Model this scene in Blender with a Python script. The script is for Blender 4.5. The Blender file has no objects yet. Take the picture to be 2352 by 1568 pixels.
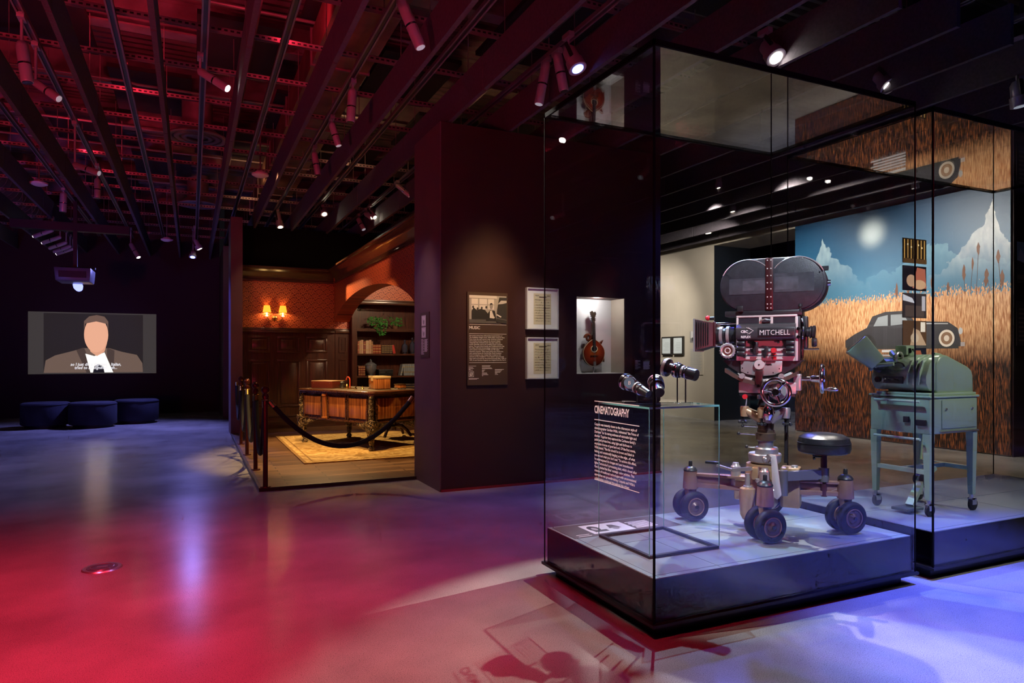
import bpy, bmesh, math, random
from mathutils import Vector, Matrix, Quaternion
random.seed(7)
PI = math.pi
sc = bpy.context.scene
COL = sc.collection

# ------------------------------------------------------------------ camera, world, exposure
cam_d = bpy.data.cameras.new('camera'); cam = bpy.data.objects.new('camera', cam_d); COL.objects.link(cam)
YAW = math.atan(736 / 1568)
cam.location = (0, 0, 1.35); cam.rotation_euler = (PI / 2, 0, -YAW)
cam_d.sensor_width = 36; cam_d.lens = 24; cam_d.shift_y = 35 / 2352; cam_d.clip_end = 100; cam_d.clip_start = .05
sc.camera = cam
w = bpy.data.worlds.new('world'); sc.world = w; w.use_nodes = True
w.node_tree.nodes['Background'].inputs[0].default_value = (.75, .6, .8, 1)
w.node_tree.nodes['Background'].inputs[1].default_value = .005
sc.view_settings.view_transform = 'Standard'; sc.view_settings.look = 'None'
sc.view_settings.exposure = 0.0; sc.view_settings.gamma = 1; sc.view_settings.use_curve_mapping = False

def spot(loc, target, energy, color, deg, blend=.4, radius=.04, name='scene_spot'):
    d = bpy.data.lights.new(name, 'SPOT'); d.energy = energy; d.color = color
    d.spot_size = math.radians(deg); d.spot_blend = blend; d.shadow_soft_size = radius
    o = bpy.data.objects.new(name, d); COL.objects.link(o); o.location = loc
    o.rotation_euler = (Vector(target) - Vector(loc)).to_track_quat('-Z', 'Y').to_euler()
    return o
def point(loc, energy, color, radius=.03, name='lamp_glow'):
    d = bpy.data.lights.new(name, 'POINT'); d.energy = energy; d.color = color; d.shadow_soft_size = radius
    o = bpy.data.objects.new(name, d); COL.objects.link(o); o.location = loc; return o
RED = (1, .03, .075); BLUE = (.10, .13, 1); WHITE = (1, .93, .82); WARM = (1, .66, .3); COOL = (.75, .87, 1); VIO = (.42, .28, 1)
# red washes
spot((-1.2, 3.0, 3.9), (-1.15, 3.7, 0), 1080, RED, 84, 1.0, .15)
spot((.08, 1.0, 3.9), (.4, 2.9, 0), 330, RED, 84, 1.0, .15)
spot((1.4, 3.3, 3.9), (.7, 4.5, 0), 90, RED, 84, 1.0, .12)
spot((-3.2, .6, .9), (-1.2, 7.0, 4.9), 650, (1, .05, .12), 85, 1, .2)  # added low red uplights behind the camera, unseen and without fixtures
spot((-.6, -.6, .8), (.6, 6.4, 4.8), 230, (1, .06, .16), 66, 1, .2)
spot((.9, -1.0, .9), (3.0, 5.4, 4.4), 120, (1, .06, .15), 50, 1, .2)
spot((1.3, -1.2, .75), (3.26, 3.2, 1.42), 420, (1, .10, .16), 11, .6, .03)  # added low red spot to brighten the film camera, no fixture
for x_, y_, e_ in ((-1.9, 5.2, 44), (-.6, 7.4, 38), (-3.0, 8.6, 44), (.75, 6.0, 24), (-1.3, 10.6, 30), (-3.6, 4.0, 36)):
    spot((x_, y_, 4.2), (x_ + .3, y_ + 1.0, 5.2), e_, RED, 150, 1, .06)  # added red uplights hidden above the baffles, no fixtures modelled
for x_, y_, e_ in ((2.05, 9.2, 14), (3.4, 7.6, 6), (.9, 12.0, 10)):
    spot((x_, y_, 4.2), (x_ + .3, y_ + 1.0, 5.2), e_, (1, .5, .25), 150, 1, .06)
spot((2.05, 5.6, 3.9), (3.2, 3.2, 1.0), 190, RED, 34, .6, .04)
spot((5.2, 1.2, 3.9), (3.35, 3.15, 1.45), 230, RED, 26, .6, .04)
# blue washes
spot((4.3, 2.0, 3.70), (4.2, 1.25, 0), 2700, BLUE, 62, .6, .04)
spot((2.88, 4.86, 3.68), (3.35, 2.5, .1), 420, BLUE, 44, .6, .04)
spot((.02, 15.5, 3.36), (-1.8, 13.6, 0), 1000, (.26, .26, 1), 104, .9, .08)
spot((-3.15, 10.0, 3.9), (-1.2, 9.6, 0), 190, (.5, .42, 1), 90, 1, .1)
spot((2.05, 4.6, 3.9), (1.6, 5.2, 0), 60, VIO, 80, 1, .1)
spot((5.97, 6.4, 3.8), (4.2, 5.0, 0), 420, BLUE, 80, 1, .1)
spot((-1.2, 13.0, 3.7), (.62, 13.2, 1.8), 420, BLUE, 40, .8, .05)
spot((-.6, 9.0, 3.7), (2.24, 6.9, 1.4), 110, VIO, 34, .9, .05)
spot((-4.2, 8.0, 1.2), (-3.2, 15, 4.2), 200, (.2, .15, 1), 80, 1, .2)
spot((-.6, 12, .6), (-.3, 15, 4.2), 60, (.3, .2, 1), 80, 1, .2)
spot((-1.82, 14.36, 2.56), (-2.03, 18.3, 1.65), 30, (.35, .35, 1), 46, .9, .03)
# white key lights on the cases
spot((4.27, 4.16, 3.72), (2.2, 2.55, 0), 1250, WHITE, 40, .3, .02)
spot((5.66, 4.10, 3.72), (4.9, 3.0, .8), 200, WHITE, 60, .3, .03)
spot((3.09, 4.04, 3.75), (3.3, 2.95, .3), 620, (.45, .75, 1), 46, .15, .015)
spot((1.45, 4.5, 3.75), (2.9, 3.15, 1.3), 260, WHITE, 30, .3, .03)
spot((2.05, .6, 3.95), (3.25, 3.2, 1.35), 820, COOL, 26, .4, .03)
spot((-.57, 3.0, 3.9), (1.98, 2.97, .9), 480, WHITE, 15, .5, .03)
spot((5.3, .5, 3.95), (4.7, 3.0, 1.0), 330, WHITE, 34, .6, .04)
# wall pictures on the centre wall
spot((2.84, 5.48, 3.62), (2.76, 6.47, 1.75), 260, WARM, 36, 1, .14)
spot((2.96, 5.23, 3.66), (3.38, 6.47, 1.6), 150, WHITE, 21, 1, .03)
spot((4.03, 5.3, 3.6), (4.15, 6.47, 1.55), 90, WHITE, 22, 1, .03)
spot((1.40, 6.68, 3.6), (2.25, 6.95, 1.6), 60, (1, .7, .5), 34, .9, .03)
# study set
spot((1.46, 8.95, 3.6), (1.95, 9.5, .2), 620, (1, .62, .24), 66, .35, .03)
spot((2.05, 12.4, 3.6), (2.35, 10.4, .5), 520, (1, .66, .3), 62, .5, .03)
spot((.72, 7.6, 3.9), (1.95, 10.3, .6), 620, (1, .55, .2), 36, .4, .03)
spot((3.6, 10.0, 3.5), (3.4, 13.2, 1.6), 300, (1, .72, .45), 60, .6, .03)
spot((3.2, 9.9, 2.95), (2.0, 13.3, 2.0), 60, (1, .6, .3), 70, .7, .05)
spot((1.0, 11.0, 3.7), (1.7, 13.3, 1.5), 40, (1, .62, .3), 60, .7, .05)
spot((.72, 9.4, 3.75), (2.48, 10.2, 2.75), 130, (1, .45, .2), 60, .7, .05)
# far right gallery
spot((7.23, 8.5, 3.7), (9.9, 8.6, 2.2), 640, WHITE, 80, .9, .05)
spot((6.99, 7.2, 3.7), (10, 6.2, 2.0), 640, WHITE, 80, .9, .05)
spot((8.3, 8.9, 3.7), (10, 12.3, 2.0), 560, WHITE, 75, .8, .05)
spot((7.4, 12.0, 3.7), (9.9, 13.4, 2.0), 430, WHITE, 75, .8, .05)
spot((7.6, 10.2, 3.7), (7.6, 9.6, 0), 170, (1, .8, .5), 110, .9, .05)
spot((7.0, 5.6, 3.7), (8.0, 6.0, 0), 130, (1, .82, .55), 100, .9, .05)
spot((11.6, 10.4, 3.6), (11.2, 10.2, 0), 90, (.2, .35, 1), 70, .9, .05)
sc.cycles.max_bounces = 8; sc.cycles.diffuse_bounces = 2; sc.cycles.glossy_bounces = 3; sc.cycles.transmission_bounces = 2; sc.cycles.transparent_max_bounces = 20
sc.cycles.caustics_reflective = False; sc.cycles.caustics_refractive = False; sc.cycles.sample_clamp_indirect = 6.; sc.cycles.light_sampling_threshold = .02
sc.cycles.use_adaptive_sampling = True; sc.cycles.adaptive_threshold = .08; sc.cycles.adaptive_min_samples = 12

# ------------------------------------------------------------------ materials
MATS = {}
def newmat(name):
    m = bpy.data.materials.new(name); m.use_nodes = True; nt = m.node_tree
    return m, nt, nt.nodes['Principled BSDF']
def N(nt, t, **kw):
    n = nt.nodes.new(t)
    for k, v in kw.items(): setattr(n, k, v)
    return n
def mat(name, color, rough=.5, metal=0., noise=0., nscale=8., bump=0., bscale=40., coat=0., emit=None, estr=1., spec=.5, stretch=(1, 1, 1)):
    if name in MATS: return MATS[name]
    m, nt, b = newmat(name)
    c = tuple(color) + (1,)
    b.inputs['Base Color'].default_value = c; b.inputs['Roughness'].default_value = rough
    b.inputs['Metallic'].default_value = metal; b.inputs['Coat Weight'].default_value = coat
    b.inputs['Specular IOR Level'].default_value = spec
    if noise or bump:
        tc = N(nt, 'ShaderNodeTexCoord'); mp = N(nt, 'ShaderNodeMapping'); mp.inputs['Scale'].default_value = stretch
        nt.links.new(tc.outputs['Object'], mp.inputs['Vector'])
    if noise:
        n = N(nt, 'ShaderNodeTexNoise'); n.inputs['Scale'].default_value = nscale; n.inputs['Detail'].default_value = 5
        nt.links.new(mp.outputs[0], n.inputs['Vector'])
        r = N(nt, 'ShaderNodeValToRGB')
        r.color_ramp.elements[0].position = .3; r.color_ramp.elements[1].position = .7
        r.color_ramp.elements[0].color = tuple(max(0, x * (1 - noise)) for x in color) + (1,)
        r.color_ramp.elements[1].color = tuple(min(1, x * (1 + noise)) for x in color) + (1,)
        nt.links.new(n.outputs['Fac'], r.inputs[0]); nt.links.new(r.outputs[0], b.inputs['Base Color'])
    if bump:
        n2 = N(nt, 'ShaderNodeTexNoise'); n2.inputs['Scale'].default_value = bscale; n2.inputs['Detail'].default_value = 3
        nt.links.new(mp.outputs[0], n2.inputs['Vector'])
        bp = N(nt, 'ShaderNodeBump'); bp.inputs['Strength'].default_value = bump; bp.inputs['Distance'].default_value = .01
        nt.links.new(n2.outputs['Fac'], bp.inputs['Height']); nt.links.new(bp.outputs[0], b.inputs['Normal'])
    if emit:
        b.inputs['Emission Color'].default_value = tuple(emit) + (1,); b.inputs['Emission Strength'].default_value = estr
    MATS[name] = m; return m
def print_mat(name, rough=.5, emit=0.):
    """flat print: colours come from the mesh's own colour attribute"""
    m, nt, b = newmat(name); a = N(nt, 'ShaderNodeAttribute', attribute_name='ink')
    nt.links.new(a.outputs['Color'], b.inputs['Base Color']); b.inputs['Roughness'].default_value = rough
    if emit:
        b.inputs['Base Color'].default_value = (.01, .01, .01, 1)
        nt.links.remove(b.inputs['Base Color'].links[0])
        nt.links.new(a.outputs['Color'], b.inputs['Emission Color']); b.inputs['Emission Strength'].default_value = emit
    MATS[name] = m; return m
def glass_mat(name, tint=(1, 1, 1), refl=1.0, f0=.045):
    m = bpy.data.materials.new(name); m.use_nodes = True; nt = m.node_tree; nt.nodes.clear()
    out = N(nt, 'ShaderNodeOutputMaterial'); mix = N(nt, 'ShaderNodeMixShader')
    tr = N(nt, 'ShaderNodeBsdfTransparent'); tr.inputs[0].default_value = tuple(tint) + (1,)
    gl = N(nt, 'ShaderNodeBsdfGlossy'); gl.inputs['Roughness'].default_value = .0; gl.inputs[0].default_value = (1, 1, 1, 1)
    g = N(nt, 'ShaderNodeNewGeometry'); dot = N(nt, 'ShaderNodeVectorMath', operation='DOT_PRODUCT')
    nt.links.new(g.outputs['Normal'], dot.inputs[0]); nt.links.new(g.outputs['Incoming'], dot.inputs[1])
    ab = N(nt, 'ShaderNodeMath', operation='ABSOLUTE'); nt.links.new(dot.outputs['Value'], ab.inputs[0])
    om = N(nt, 'ShaderNodeMath', operation='SUBTRACT'); om.inputs[0].default_value = 1; nt.links.new(ab.outputs[0], om.inputs[1])
    pw = N(nt, 'ShaderNodeMath', operation='POWER'); pw.inputs[1].default_value = 5; nt.links.new(om.outputs[0], pw.inputs[0])
    ml = N(nt, 'ShaderNodeMath', operation='MULTIPLY_ADD'); ml.inputs[1].default_value = (1 - f0) * refl; ml.inputs[2].default_value = f0 * refl
    nt.links.new(pw.outputs[0], ml.inputs[0]); nt.links.new(ml.outputs[0], mix.inputs[0])
    nt.links.new(tr.outputs[0], mix.inputs[1]); nt.links.new(gl.outputs[0], mix.inputs[2]); nt.links.new(mix.outputs[0], out.inputs[0])
    MATS[name] = m; return m
def wood_mat(name, c0, c1, rough=.35, axis='Z', scale=6., coat=.2):
    m, nt, b = newmat(name)
    tc = N(nt, 'ShaderNodeTexCoord'); mp = N(nt, 'ShaderNodeMapping')
    s = {'X': (.6, 12, 12), 'Y': (12, .6, 12), 'Z': (12, 12, .6)}[axis]; mp.inputs['Scale'].default_value = s
    n = N(nt, 'ShaderNodeTexNoise'); n.inputs['Scale'].default_value = scale; n.inputs['Detail'].default_value = 6; n.inputs['Distortion'].default_value = .6
    r = N(nt, 'ShaderNodeValToRGB'); r.color_ramp.elements[0].position = .35; r.color_ramp.elements[1].position = .68
    r.color_ramp.elements[0].color = tuple(c0) + (1,); r.color_ramp.elements[1].color = tuple(c1) + (1,)
    L = nt.links.new; L(tc.outputs['Object'], mp.inputs['Vector']); L(mp.outputs[0], n.inputs['Vector']); L(n.outputs['Fac'], r.inputs[0]); L(r.outputs[0], b.inputs['Base Color'])
    b.inputs['Roughness'].default_value = rough; b.inputs['Coat Weight'].default_value = coat; b.inputs['Coat Roughness'].default_value = .2
    MATS[name] = m; return m

def floor_mat():
    m, nt, b = newmat('polished_concrete'); L = nt.links.new
    tc = N(nt, 'ShaderNodeTexCoord')
    n1 = N(nt, 'ShaderNodeTexNoise'); n1.inputs['Scale'].default_value = 1.1; n1.inputs['Detail'].default_value = 6
    n2 = N(nt, 'ShaderNodeTexVoronoi'); n2.inputs['Scale'].default_value = 90
    n3 = N(nt, 'ShaderNodeTexNoise'); n3.inputs['Scale'].default_value = 260; n3.inputs['Detail'].default_value = 2
    for n in (n1, n2, n3): L(tc.outputs['Object'], n.inputs['Vector'])
    r1 = N(nt, 'ShaderNodeValToRGB'); r1.color_ramp.elements[0].color = (.25, .24, .235, 1); r1.color_ramp.elements[1].color = (.40, .385, .37, 1)
    r1.color_ramp.elements[0].position = .35; r1.color_ramp.elements[1].position = .66
    L(n1.outputs['Fac'], r1.inputs[0])
    r2 = N(nt, 'ShaderNodeValToRGB'); r2.color_ramp.elements[0].position = .06; r2.color_ramp.elements[1].position = .2
    r2.color_ramp.elements[0].color = (.35, .35, .35, 1); r2.color_ramp.elements[1].color = (1, 1, 1, 1); L(n2.outputs['Distance'], r2.inputs[0])
    r3 = N(nt, 'ShaderNodeValToRGB'); r3.color_ramp.elements[0].position = .32; r3.color_ramp.elements[1].position = .62
    r3.color_ramp.elements[0].color = (.62, .62, .62, 1); r3.color_ramp.elements[1].color = (1.15, 1.15, 1.15, 1); L(n3.outputs['Fac'], r3.inputs[0])
    m1 = N(nt, 'ShaderNodeMix', data_type='RGBA', blend_type='MULTIPLY'); m1.inputs[0].default_value = 1
    m2 = N(nt, 'ShaderNodeMix', data_type='RGBA', blend_type='MULTIPLY'); m2.inputs[0].default_value = 1
    L(r1.outputs[0], m1.inputs[6]); L(r2.outputs[0], m1.inputs[7]); L(m1.outputs[2], m2.inputs[6]); L(r3.outputs[0], m2.inputs[7]); L(m2.outputs[2], b.inputs['Base Color'])
    rr = N(nt, 'ShaderNodeMapRange'); rr.inputs[3].default_value = .17; rr.inputs[4].default_value = .27; L(n1.outputs['Fac'], rr.inputs[0]); L(rr.outputs[0], b.inputs['Roughness'])
    b.inputs['Specular IOR Level'].default_value = .75
    MATS['floor'] = m; return m
def plank_mat():
    m, nt, b = newmat('study_floorboards'); L = nt.links.new
    tc = N(nt, 'ShaderNodeTexCoord')
    br = N(nt, 'ShaderNodeTexBrick'); br.inputs['Scale'].default_value = 1; br.inputs['Brick Width'].default_value = .9; br.inputs['Row Height'].default_value = .11
    br.inputs['Mortar Size'].default_value = .007; br.inputs['Color1'].default_value = (.09, .042, .02, 1); br.inputs['Color2'].default_value = (.24, .125, .06, 1); br.inputs['Mortar'].default_value = (.02, .01, .006, 1)
    L(tc.outputs['Object'], br.inputs['Vector'])
    mp = N(nt, 'ShaderNodeMapping'); mp.inputs['Scale'].default_value = (.6, 9, 1); L(tc.outputs['Object'], mp.inputs[0])
    n = N(nt, 'ShaderNodeTexNoise'); n.inputs['Scale'].default_value = 7; n.inputs['Detail'].default_value = 5; L(mp.outputs[0], n.inputs[0])
    r = N(nt, 'ShaderNodeValToRGB'); r.color_ramp.elements[0].color = (.5, .5, .5, 1); r.color_ramp.elements[1].color = (1.3, 1.3, 1.3, 1); L(n.outputs['Fac'], r.inputs[0])
    mx = N(nt, 'ShaderNodeMix', data_type='RGBA', blend_type='MULTIPLY'); mx.inputs[0].default_value = 1; L(br.outputs['Color'], mx.inputs[6]); L(r.outputs[0], mx.inputs[7]); L(mx.outputs[2], b.inputs['Base Color'])
    b.inputs['Roughness'].default_value = .3
    MATS['planks'] = m; return m
def wallpaper_mat(name, ax):
    m, nt, b = newmat(name); L = nt.links.new
    tc = N(nt, 'ShaderNodeTexCoord'); sp = N(nt, 'ShaderNodeSeparateXYZ'); L(tc.outputs['Object'], sp.inputs[0])
    def M(op, a, c=None, d=None):
        n = N(nt, 'ShaderNodeMath', operation=op)
        for i, v in enumerate((a, c, d)):
            if v is None: continue
            if isinstance(v, (int, float)): n.inputs[i].default_value = v
            else: L(v, n.inputs[i])
        return n.outputs[0]
    u = M('DIVIDE', sp.outputs[ax], .152); v = M('DIVIDE', sp.outputs[2], .085)
    row = M('FLOOR', v); fv = M('SUBTRACT', v, row)
    par = M('MODULO', M('ABSOLUTE', row), 2)
    def fan(off, dv):
        x = M('MULTIPLY', M('SUBTRACT', M('FRACT', M('ADD', u, off)), .5), .152); y = M('MULTIPLY', M('ADD', fv, dv), .085)
        return M('SQRT', M('ADD', M('MULTIPLY', x, x), M('MULTIPLY', y, y))), M('ARCTAN2', M('ADD', x, M('MULTIPLY', y, .12)), y)
    r1, a1 = fan(M('MULTIPLY', par, .5), 0.); r2, a2 = fan(M('SUBTRACT', .5, M('MULTIPLY', par, .5)), 1.)
    ins = M('LESS_THAN', r1, .084)
    rad = M('ADD', M('MULTIPLY', ins, r1), M('MULTIPLY', M('SUBTRACT', 1, ins), r2)); ang = M('ADD', M('MULTIPLY', ins, a1), M('MULTIPLY', M('SUBTRACT', 1, ins), a2))
    fing = M('GREATER_THAN', M('ABSOLUTE', M('SINE', M('MULTIPLY_ADD', ang, 5.5, M('MULTIPLY', rad, 6)))), .38)
    rim = M('GREATER_THAN', M('ABSOLUTE', M('SUBTRACT', r1, .082)), .0045)
    f = M('MULTIPLY', M('MULTIPLY', fing, rim), M('GREATER_THAN', rad, .012))
    mx = N(nt, 'ShaderNodeMix', data_type='RGBA'); mx.inputs[6].default_value = (.14, .012, .008, 1); mx.inputs[7].default_value = (.55, .13, .05, 1)
    L(f, mx.inputs[0]); L(mx.outputs[2], b.inputs['Base Color']); b.inputs['Roughness'].default_value = .45
    MATS[name] = m; return m
def rug_mat():
    m, nt, b = newmat('wool_rug'); L = nt.links.new
    tc = N(nt, 'ShaderNodeTexCoord')
    n = N(nt, 'ShaderNodeTexNoise'); n.inputs['Scale'].default_value = 5; n.inputs['Detail'].default_value = 5; n.inputs['Distortion'].default_value = 2.5; L(tc.outputs['Object'], n.inputs[0])
    r = N(nt, 'ShaderNodeValToRGB'); r.color_ramp.elements[0].color = (.33, .19, .05, 1); r.color_ramp.elements[1].color = (.56, .38, .14, 1)
    r.color_ramp.elements[0].position = .42; r.color_ramp.elements[1].position = .58
    L(n.outputs['Fac'], r.inputs[0]); L(r.outputs[0], b.inputs['Base Color']); b.inputs['Roughness'].default_value = .95
    MATS['rug'] = m; return m
def mural_mat():
    """print of a reed field under a blue sky (object coords: y along wall, z up)"""
    m, nt, b = newmat('mural_print'); L = nt.links.new
    tc = N(nt, 'ShaderNodeTexCoord'); sp = N(nt, 'ShaderNodeSeparateXYZ'); L(tc.outputs['Object'], sp.inputs[0])
    Y, Z = sp.outputs[1], sp.outputs[2]
    sky = N(nt, 'ShaderNodeValToRGB'); mr = N(nt, 'ShaderNodeMapRange'); mr.inputs[1].default_value = 2.0; mr.inputs[2].default_value = 3.72; L(Z, mr.inputs[0]); L(mr.outputs[0], sky.inputs[0])
    e = sky.color_ramp.elements; e[0].color = (.09, .25, .37, 1); e[1].color = (.003, .04, .105, 1)
    k = e.new(.55); k.color = (.011, .105, .22, 1)
    def noise(scale, sx, sy, det=4):
        mp = N(nt, 'ShaderNodeMapping'); mp.inputs['Scale'].default_value = (1, sx, sy); L(tc.outputs['Object'], mp.inputs[0])
        n = N(nt, 'ShaderNodeTexNoise'); n.inputs['Scale'].default_value = scale; n.inputs['Detail'].default_value = det; L(mp.outputs[0], n.inputs[0]); return n.outputs['Fac']
    fine = noise(9, 9, 1.0, 6); big = noise(2, 3, .5, 3); tip = noise(9, 6, 2.4, 2)
    wh = N(nt, 'ShaderNodeValToRGB'); L(fine, wh.inputs[0]); w_ = wh.color_ramp.elements
    w_[0].position = .36; w_[1].position = .62; w_[0].color = (.42, .14, .04, 1); w_[1].color = (.88, .52, .27, 1)
    dk = N(nt, 'ShaderNodeValToRGB'); L(fine, dk.inputs[0]); d_ = dk.color_ramp.elements
    d_[0].position = .48; d_[1].position = .72; d_[0].color = (.018, .008, .006, 1); d_[1].color = (.42, .12, .03, 1)
    # low foreground is dark reeds
    lo = N(nt, 'ShaderNodeMapRange'); lo.inputs[1].default_value = 1.25; lo.inputs[2].default_value = 1.75; L(Z, lo.inputs[0])
    mw = N(nt, 'ShaderNodeMix', data_type='RGBA'); L(lo.outputs[0], mw.inputs[0]); L(dk.outputs[0], mw.inputs[6]); L(wh.outputs[0], mw.inputs[7])
    # ragged skyline
    a = N(nt, 'ShaderNodeMath', operation='MULTIPLY_ADD'); L(tip, a.inputs[0]); a.inputs[1].default_value = .55; a.inputs[2].default_value = 2.02
    g = N(nt, 'ShaderNodeMath', operation='GREATER_THAN'); L(Z, g.inputs[0]); L(a.outputs[0], g.inputs[1])
    # pale round spot mixed into the sky colour, fading outwards
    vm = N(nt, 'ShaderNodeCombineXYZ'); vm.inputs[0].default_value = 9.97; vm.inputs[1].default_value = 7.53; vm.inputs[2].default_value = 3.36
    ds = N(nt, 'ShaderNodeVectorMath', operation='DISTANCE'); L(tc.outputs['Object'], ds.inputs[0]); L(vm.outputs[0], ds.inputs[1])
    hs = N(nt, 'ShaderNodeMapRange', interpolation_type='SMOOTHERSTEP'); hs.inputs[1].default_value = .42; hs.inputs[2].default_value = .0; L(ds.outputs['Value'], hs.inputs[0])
    def M(op, a, c=None, d=None):
        n = N(nt, 'ShaderNodeMath', operation=op)
        for i_, v_ in enumerate((a, c, d)):
            if v_ is None: continue
            if isinstance(v_, (int, float)): n.inputs[i_].default_value = v_
            else: L(v_, n.inputs[i_])
        return n.outputs[0]
    # hazy snow peaks, a mountain reflection painted into the sky colours: crest height falls away from each summit, foot dissolves in haze
    rough = noise(3.2, 1.6, 1.6, 8); streak = noise(7, 1.6, .8, 6); skyc = sky.outputs[0]
    for ty, tz, kl, kr, cc, amt in ((8.49, 3.42, 1.55, .95, (.36, .50, .56, 1), .8), (6.5, 3.08, .45, .5, (.15, .33, .43, 1), .6), (5.69, 3.50, 1.1, 1.7, (.62, .65, .64, 1), .95)):
        dy = M('SUBTRACT', Y, ty)
        left = M('MULTIPLY', M('POWER', M('MAXIMUM', dy, 0), .7), kl); right = M('MULTIPLY', M('POWER', M('MAXIMUM', M('MULTIPLY', dy, -1), 0), .7), kr)
        crest = M('ADD', M('SUBTRACT', M('SUBTRACT', tz, left), right), M('MULTIPLY', M('SUBTRACT', rough, .5), .5))
        inside = N(nt, 'ShaderNodeMapRange'); inside.inputs[1].default_value = 0; inside.inputs[2].default_value = .012; L(M('SUBTRACT', crest, Z), inside.inputs[0])
        fade = N(nt, 'ShaderNodeMapRange', interpolation_type='SMOOTHSTEP'); fade.inputs[1].default_value = 2.35; fade.inputs[2].default_value = tz - .05; L(Z, fade.inputs[0])
        fac = M('MULTIPLY', M('MULTIPLY', inside.outputs[0], fade.outputs[0]), M('MULTIPLY', M('ADD', .25, M('MULTIPLY', streak, 1.4)), amt))
        mm = N(nt, 'ShaderNodeMix', data_type='RGBA'); mm.inputs[7].default_value = cc; L(M('MINIMUM', fac, 1.), mm.inputs[0]); L(skyc, mm.inputs[6]); skyc = mm.outputs[2]
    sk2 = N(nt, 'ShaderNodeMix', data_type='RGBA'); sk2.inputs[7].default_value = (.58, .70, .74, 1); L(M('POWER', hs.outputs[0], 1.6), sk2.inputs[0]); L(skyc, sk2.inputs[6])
    fin = N(nt, 'ShaderNodeMix', data_type='RGBA'); L(g.outputs[0], fin.inputs[0]); L(mw.outputs[2], fin.inputs[6]); L(sk2.outputs[2], fin.inputs[7])
    L(fin.outputs[2], b.inputs['Base Color']); b.inputs['Roughness'].default_value = .45
    MATS['mural'] = m; return m

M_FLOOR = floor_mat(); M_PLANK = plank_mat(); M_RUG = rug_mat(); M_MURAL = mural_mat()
M_WPX = wallpaper_mat('wallpaper_fan', 0); M_WPY = wallpaper_mat('wallpaper_fan_arch', 1)
M_GLASS = glass_mat('case_glass', refl=.75); M_GLASST = glass_mat('case_top_glass', refl=1.9, f0=.055); M_TINT = glass_mat('riser_glass', (.985, .996, .992), .6)
M_EDGE = mat('glass_edge', (.18, .5, .46), .15, emit=None)
M_PRINT = print_mat('paper_print', .55); M_FILM = print_mat('self_glowing_film', .4, .9); M_SCREEN = print_mat('projected_picture', .6, 1.5)  # film stills brightened by emission of their own, no backlight behind them
M_MAROON = mat('maroon_paint', (.034, .005, .0045), .6, noise=.1, nscale=3)
M_MAROON2 = mat('purple_lit_maroon', (.13, .065, .075), .6, noise=.1, nscale=3)  # maroon lightened to plum for the purple light on the wall's left face
M_DARK = mat('dark_plum_paint', (.03, .008, .012), .7)
M_BLACK = mat('black_paint', (.006, .006, .007), .5); M_SEAL = mat('black_silicone', (.003, .003, .003), .8, spec=.1)
M_MATTE = mat('matte_black_cloth', (.003, .003, .003), .9, spec=.1)
M_BEIGE = mat('beige_paint', (.50, .44, .36), .65, noise=.06, nscale=2)
M_BAFFLE = mat('charcoal_felt', (.085, .07, .085), .85, noise=.2, nscale=40)
M_STEEL = mat('ceiling_steel', (.22, .19, .18), .45, .3, noise=.3, nscale=4)
M_DECK = mat('corrugated_deck', (.13, .11, .10), .6, noise=.5, nscale=1.4)
M_RAIL = mat('track_aluminium', (.26, .22, .23), .5, .3)
M_RAILB = mat('track_black', (.02, .02, .022), .4)
M_FIX = mat('fixture_grey', (.42, .38, .4), .35, .2)
M_CHROME = mat('chrome', (.8, .8, .82), .12, 1.)
M_SILVER = mat('brushed_silver', (.62, .6, .6), .3, .85)
M_LAMP = mat('lamp_lens', (1, 1, 1), .3, emit=(1, .95, .85), estr=30)
M_LAMPW = mat('lamp_lens_warm', (1, 1, 1), .3, emit=(1, .9, .65), estr=22)
M_LAMPB = mat('lamp_lens_blue', (.2, .3, 1), .3, emit=(.15, .22, 1), estr=9)
M_LAMPOFF = mat('lamp_lens_pale', (.8, .85, .9), .15, emit=(.8, .9, 1), estr=.25)
M_PLINTH = mat('black_gloss_plinth', (.003, .003, .005), .12, spec=.25)
M_DECKW = mat('plinth_top_grey', (.22, .27, .29), .4)
M_TEXT = mat('white_vinyl', (.85, .82, .8), .5)
M_PANELB = mat('brown_panel', (.075, .045, .032), .55)
M_WHITE = mat('white_paper', (.75, .75, .73), .6)
M_MAHOG = wood_mat('mahogany', (.034, .009, .005), (.085, .025, .012), .3, 'Z')
M_MAHOGX = wood_mat('mahogany_rail', (.035, .013, .007), (.09, .035, .017), .28, 'X')
M_ROSE = wood_mat('rosewood_veneer', (.17, .05, .015), (.50, .19, .055), .25, 'Z', 2.6, .5)
M_ROSED = wood_mat('rosewood_dark', (.04, .014, .007), (.12, .045, .02), .25, 'X', 5, .5)
def carve_mat():
    m, nt, b = newmat('carved_gilded_wood'); L = nt.links.new; tc = N(nt, 'ShaderNodeTexCoord')
    n = N(nt, 'ShaderNodeTexNoise'); n.inputs['Scale'].default_value = 42; n.inputs['Detail'].default_value = 3; n.inputs['Distortion'].default_value = 1.5; L(tc.outputs['Object'], n.inputs[0])
    r = N(nt, 'ShaderNodeValToRGB'); e = r.color_ramp.elements; e[0].position = .5; e[1].position = .62; e[0].color = (.012, .006, .004, 1); e[1].color = (.42, .30, .15, 1)
    L(n.outputs['Fac'], r.inputs[0]); L(r.outputs[0], b.inputs['Base Color']); b.inputs['Roughness'].default_value = .3
    bp = N(nt, 'ShaderNodeBump'); bp.inputs['Strength'].default_value = 1; bp.inputs['Distance'].default_value = .02; L(n.outputs['Fac'], bp.inputs['Height']); L(bp.outputs[0], b.inputs['Normal'])
    return m
M_CARVE = carve_mat()
M_LEATHER = mat('desk_leather_top', (.12, .10, .07), .35)
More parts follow.
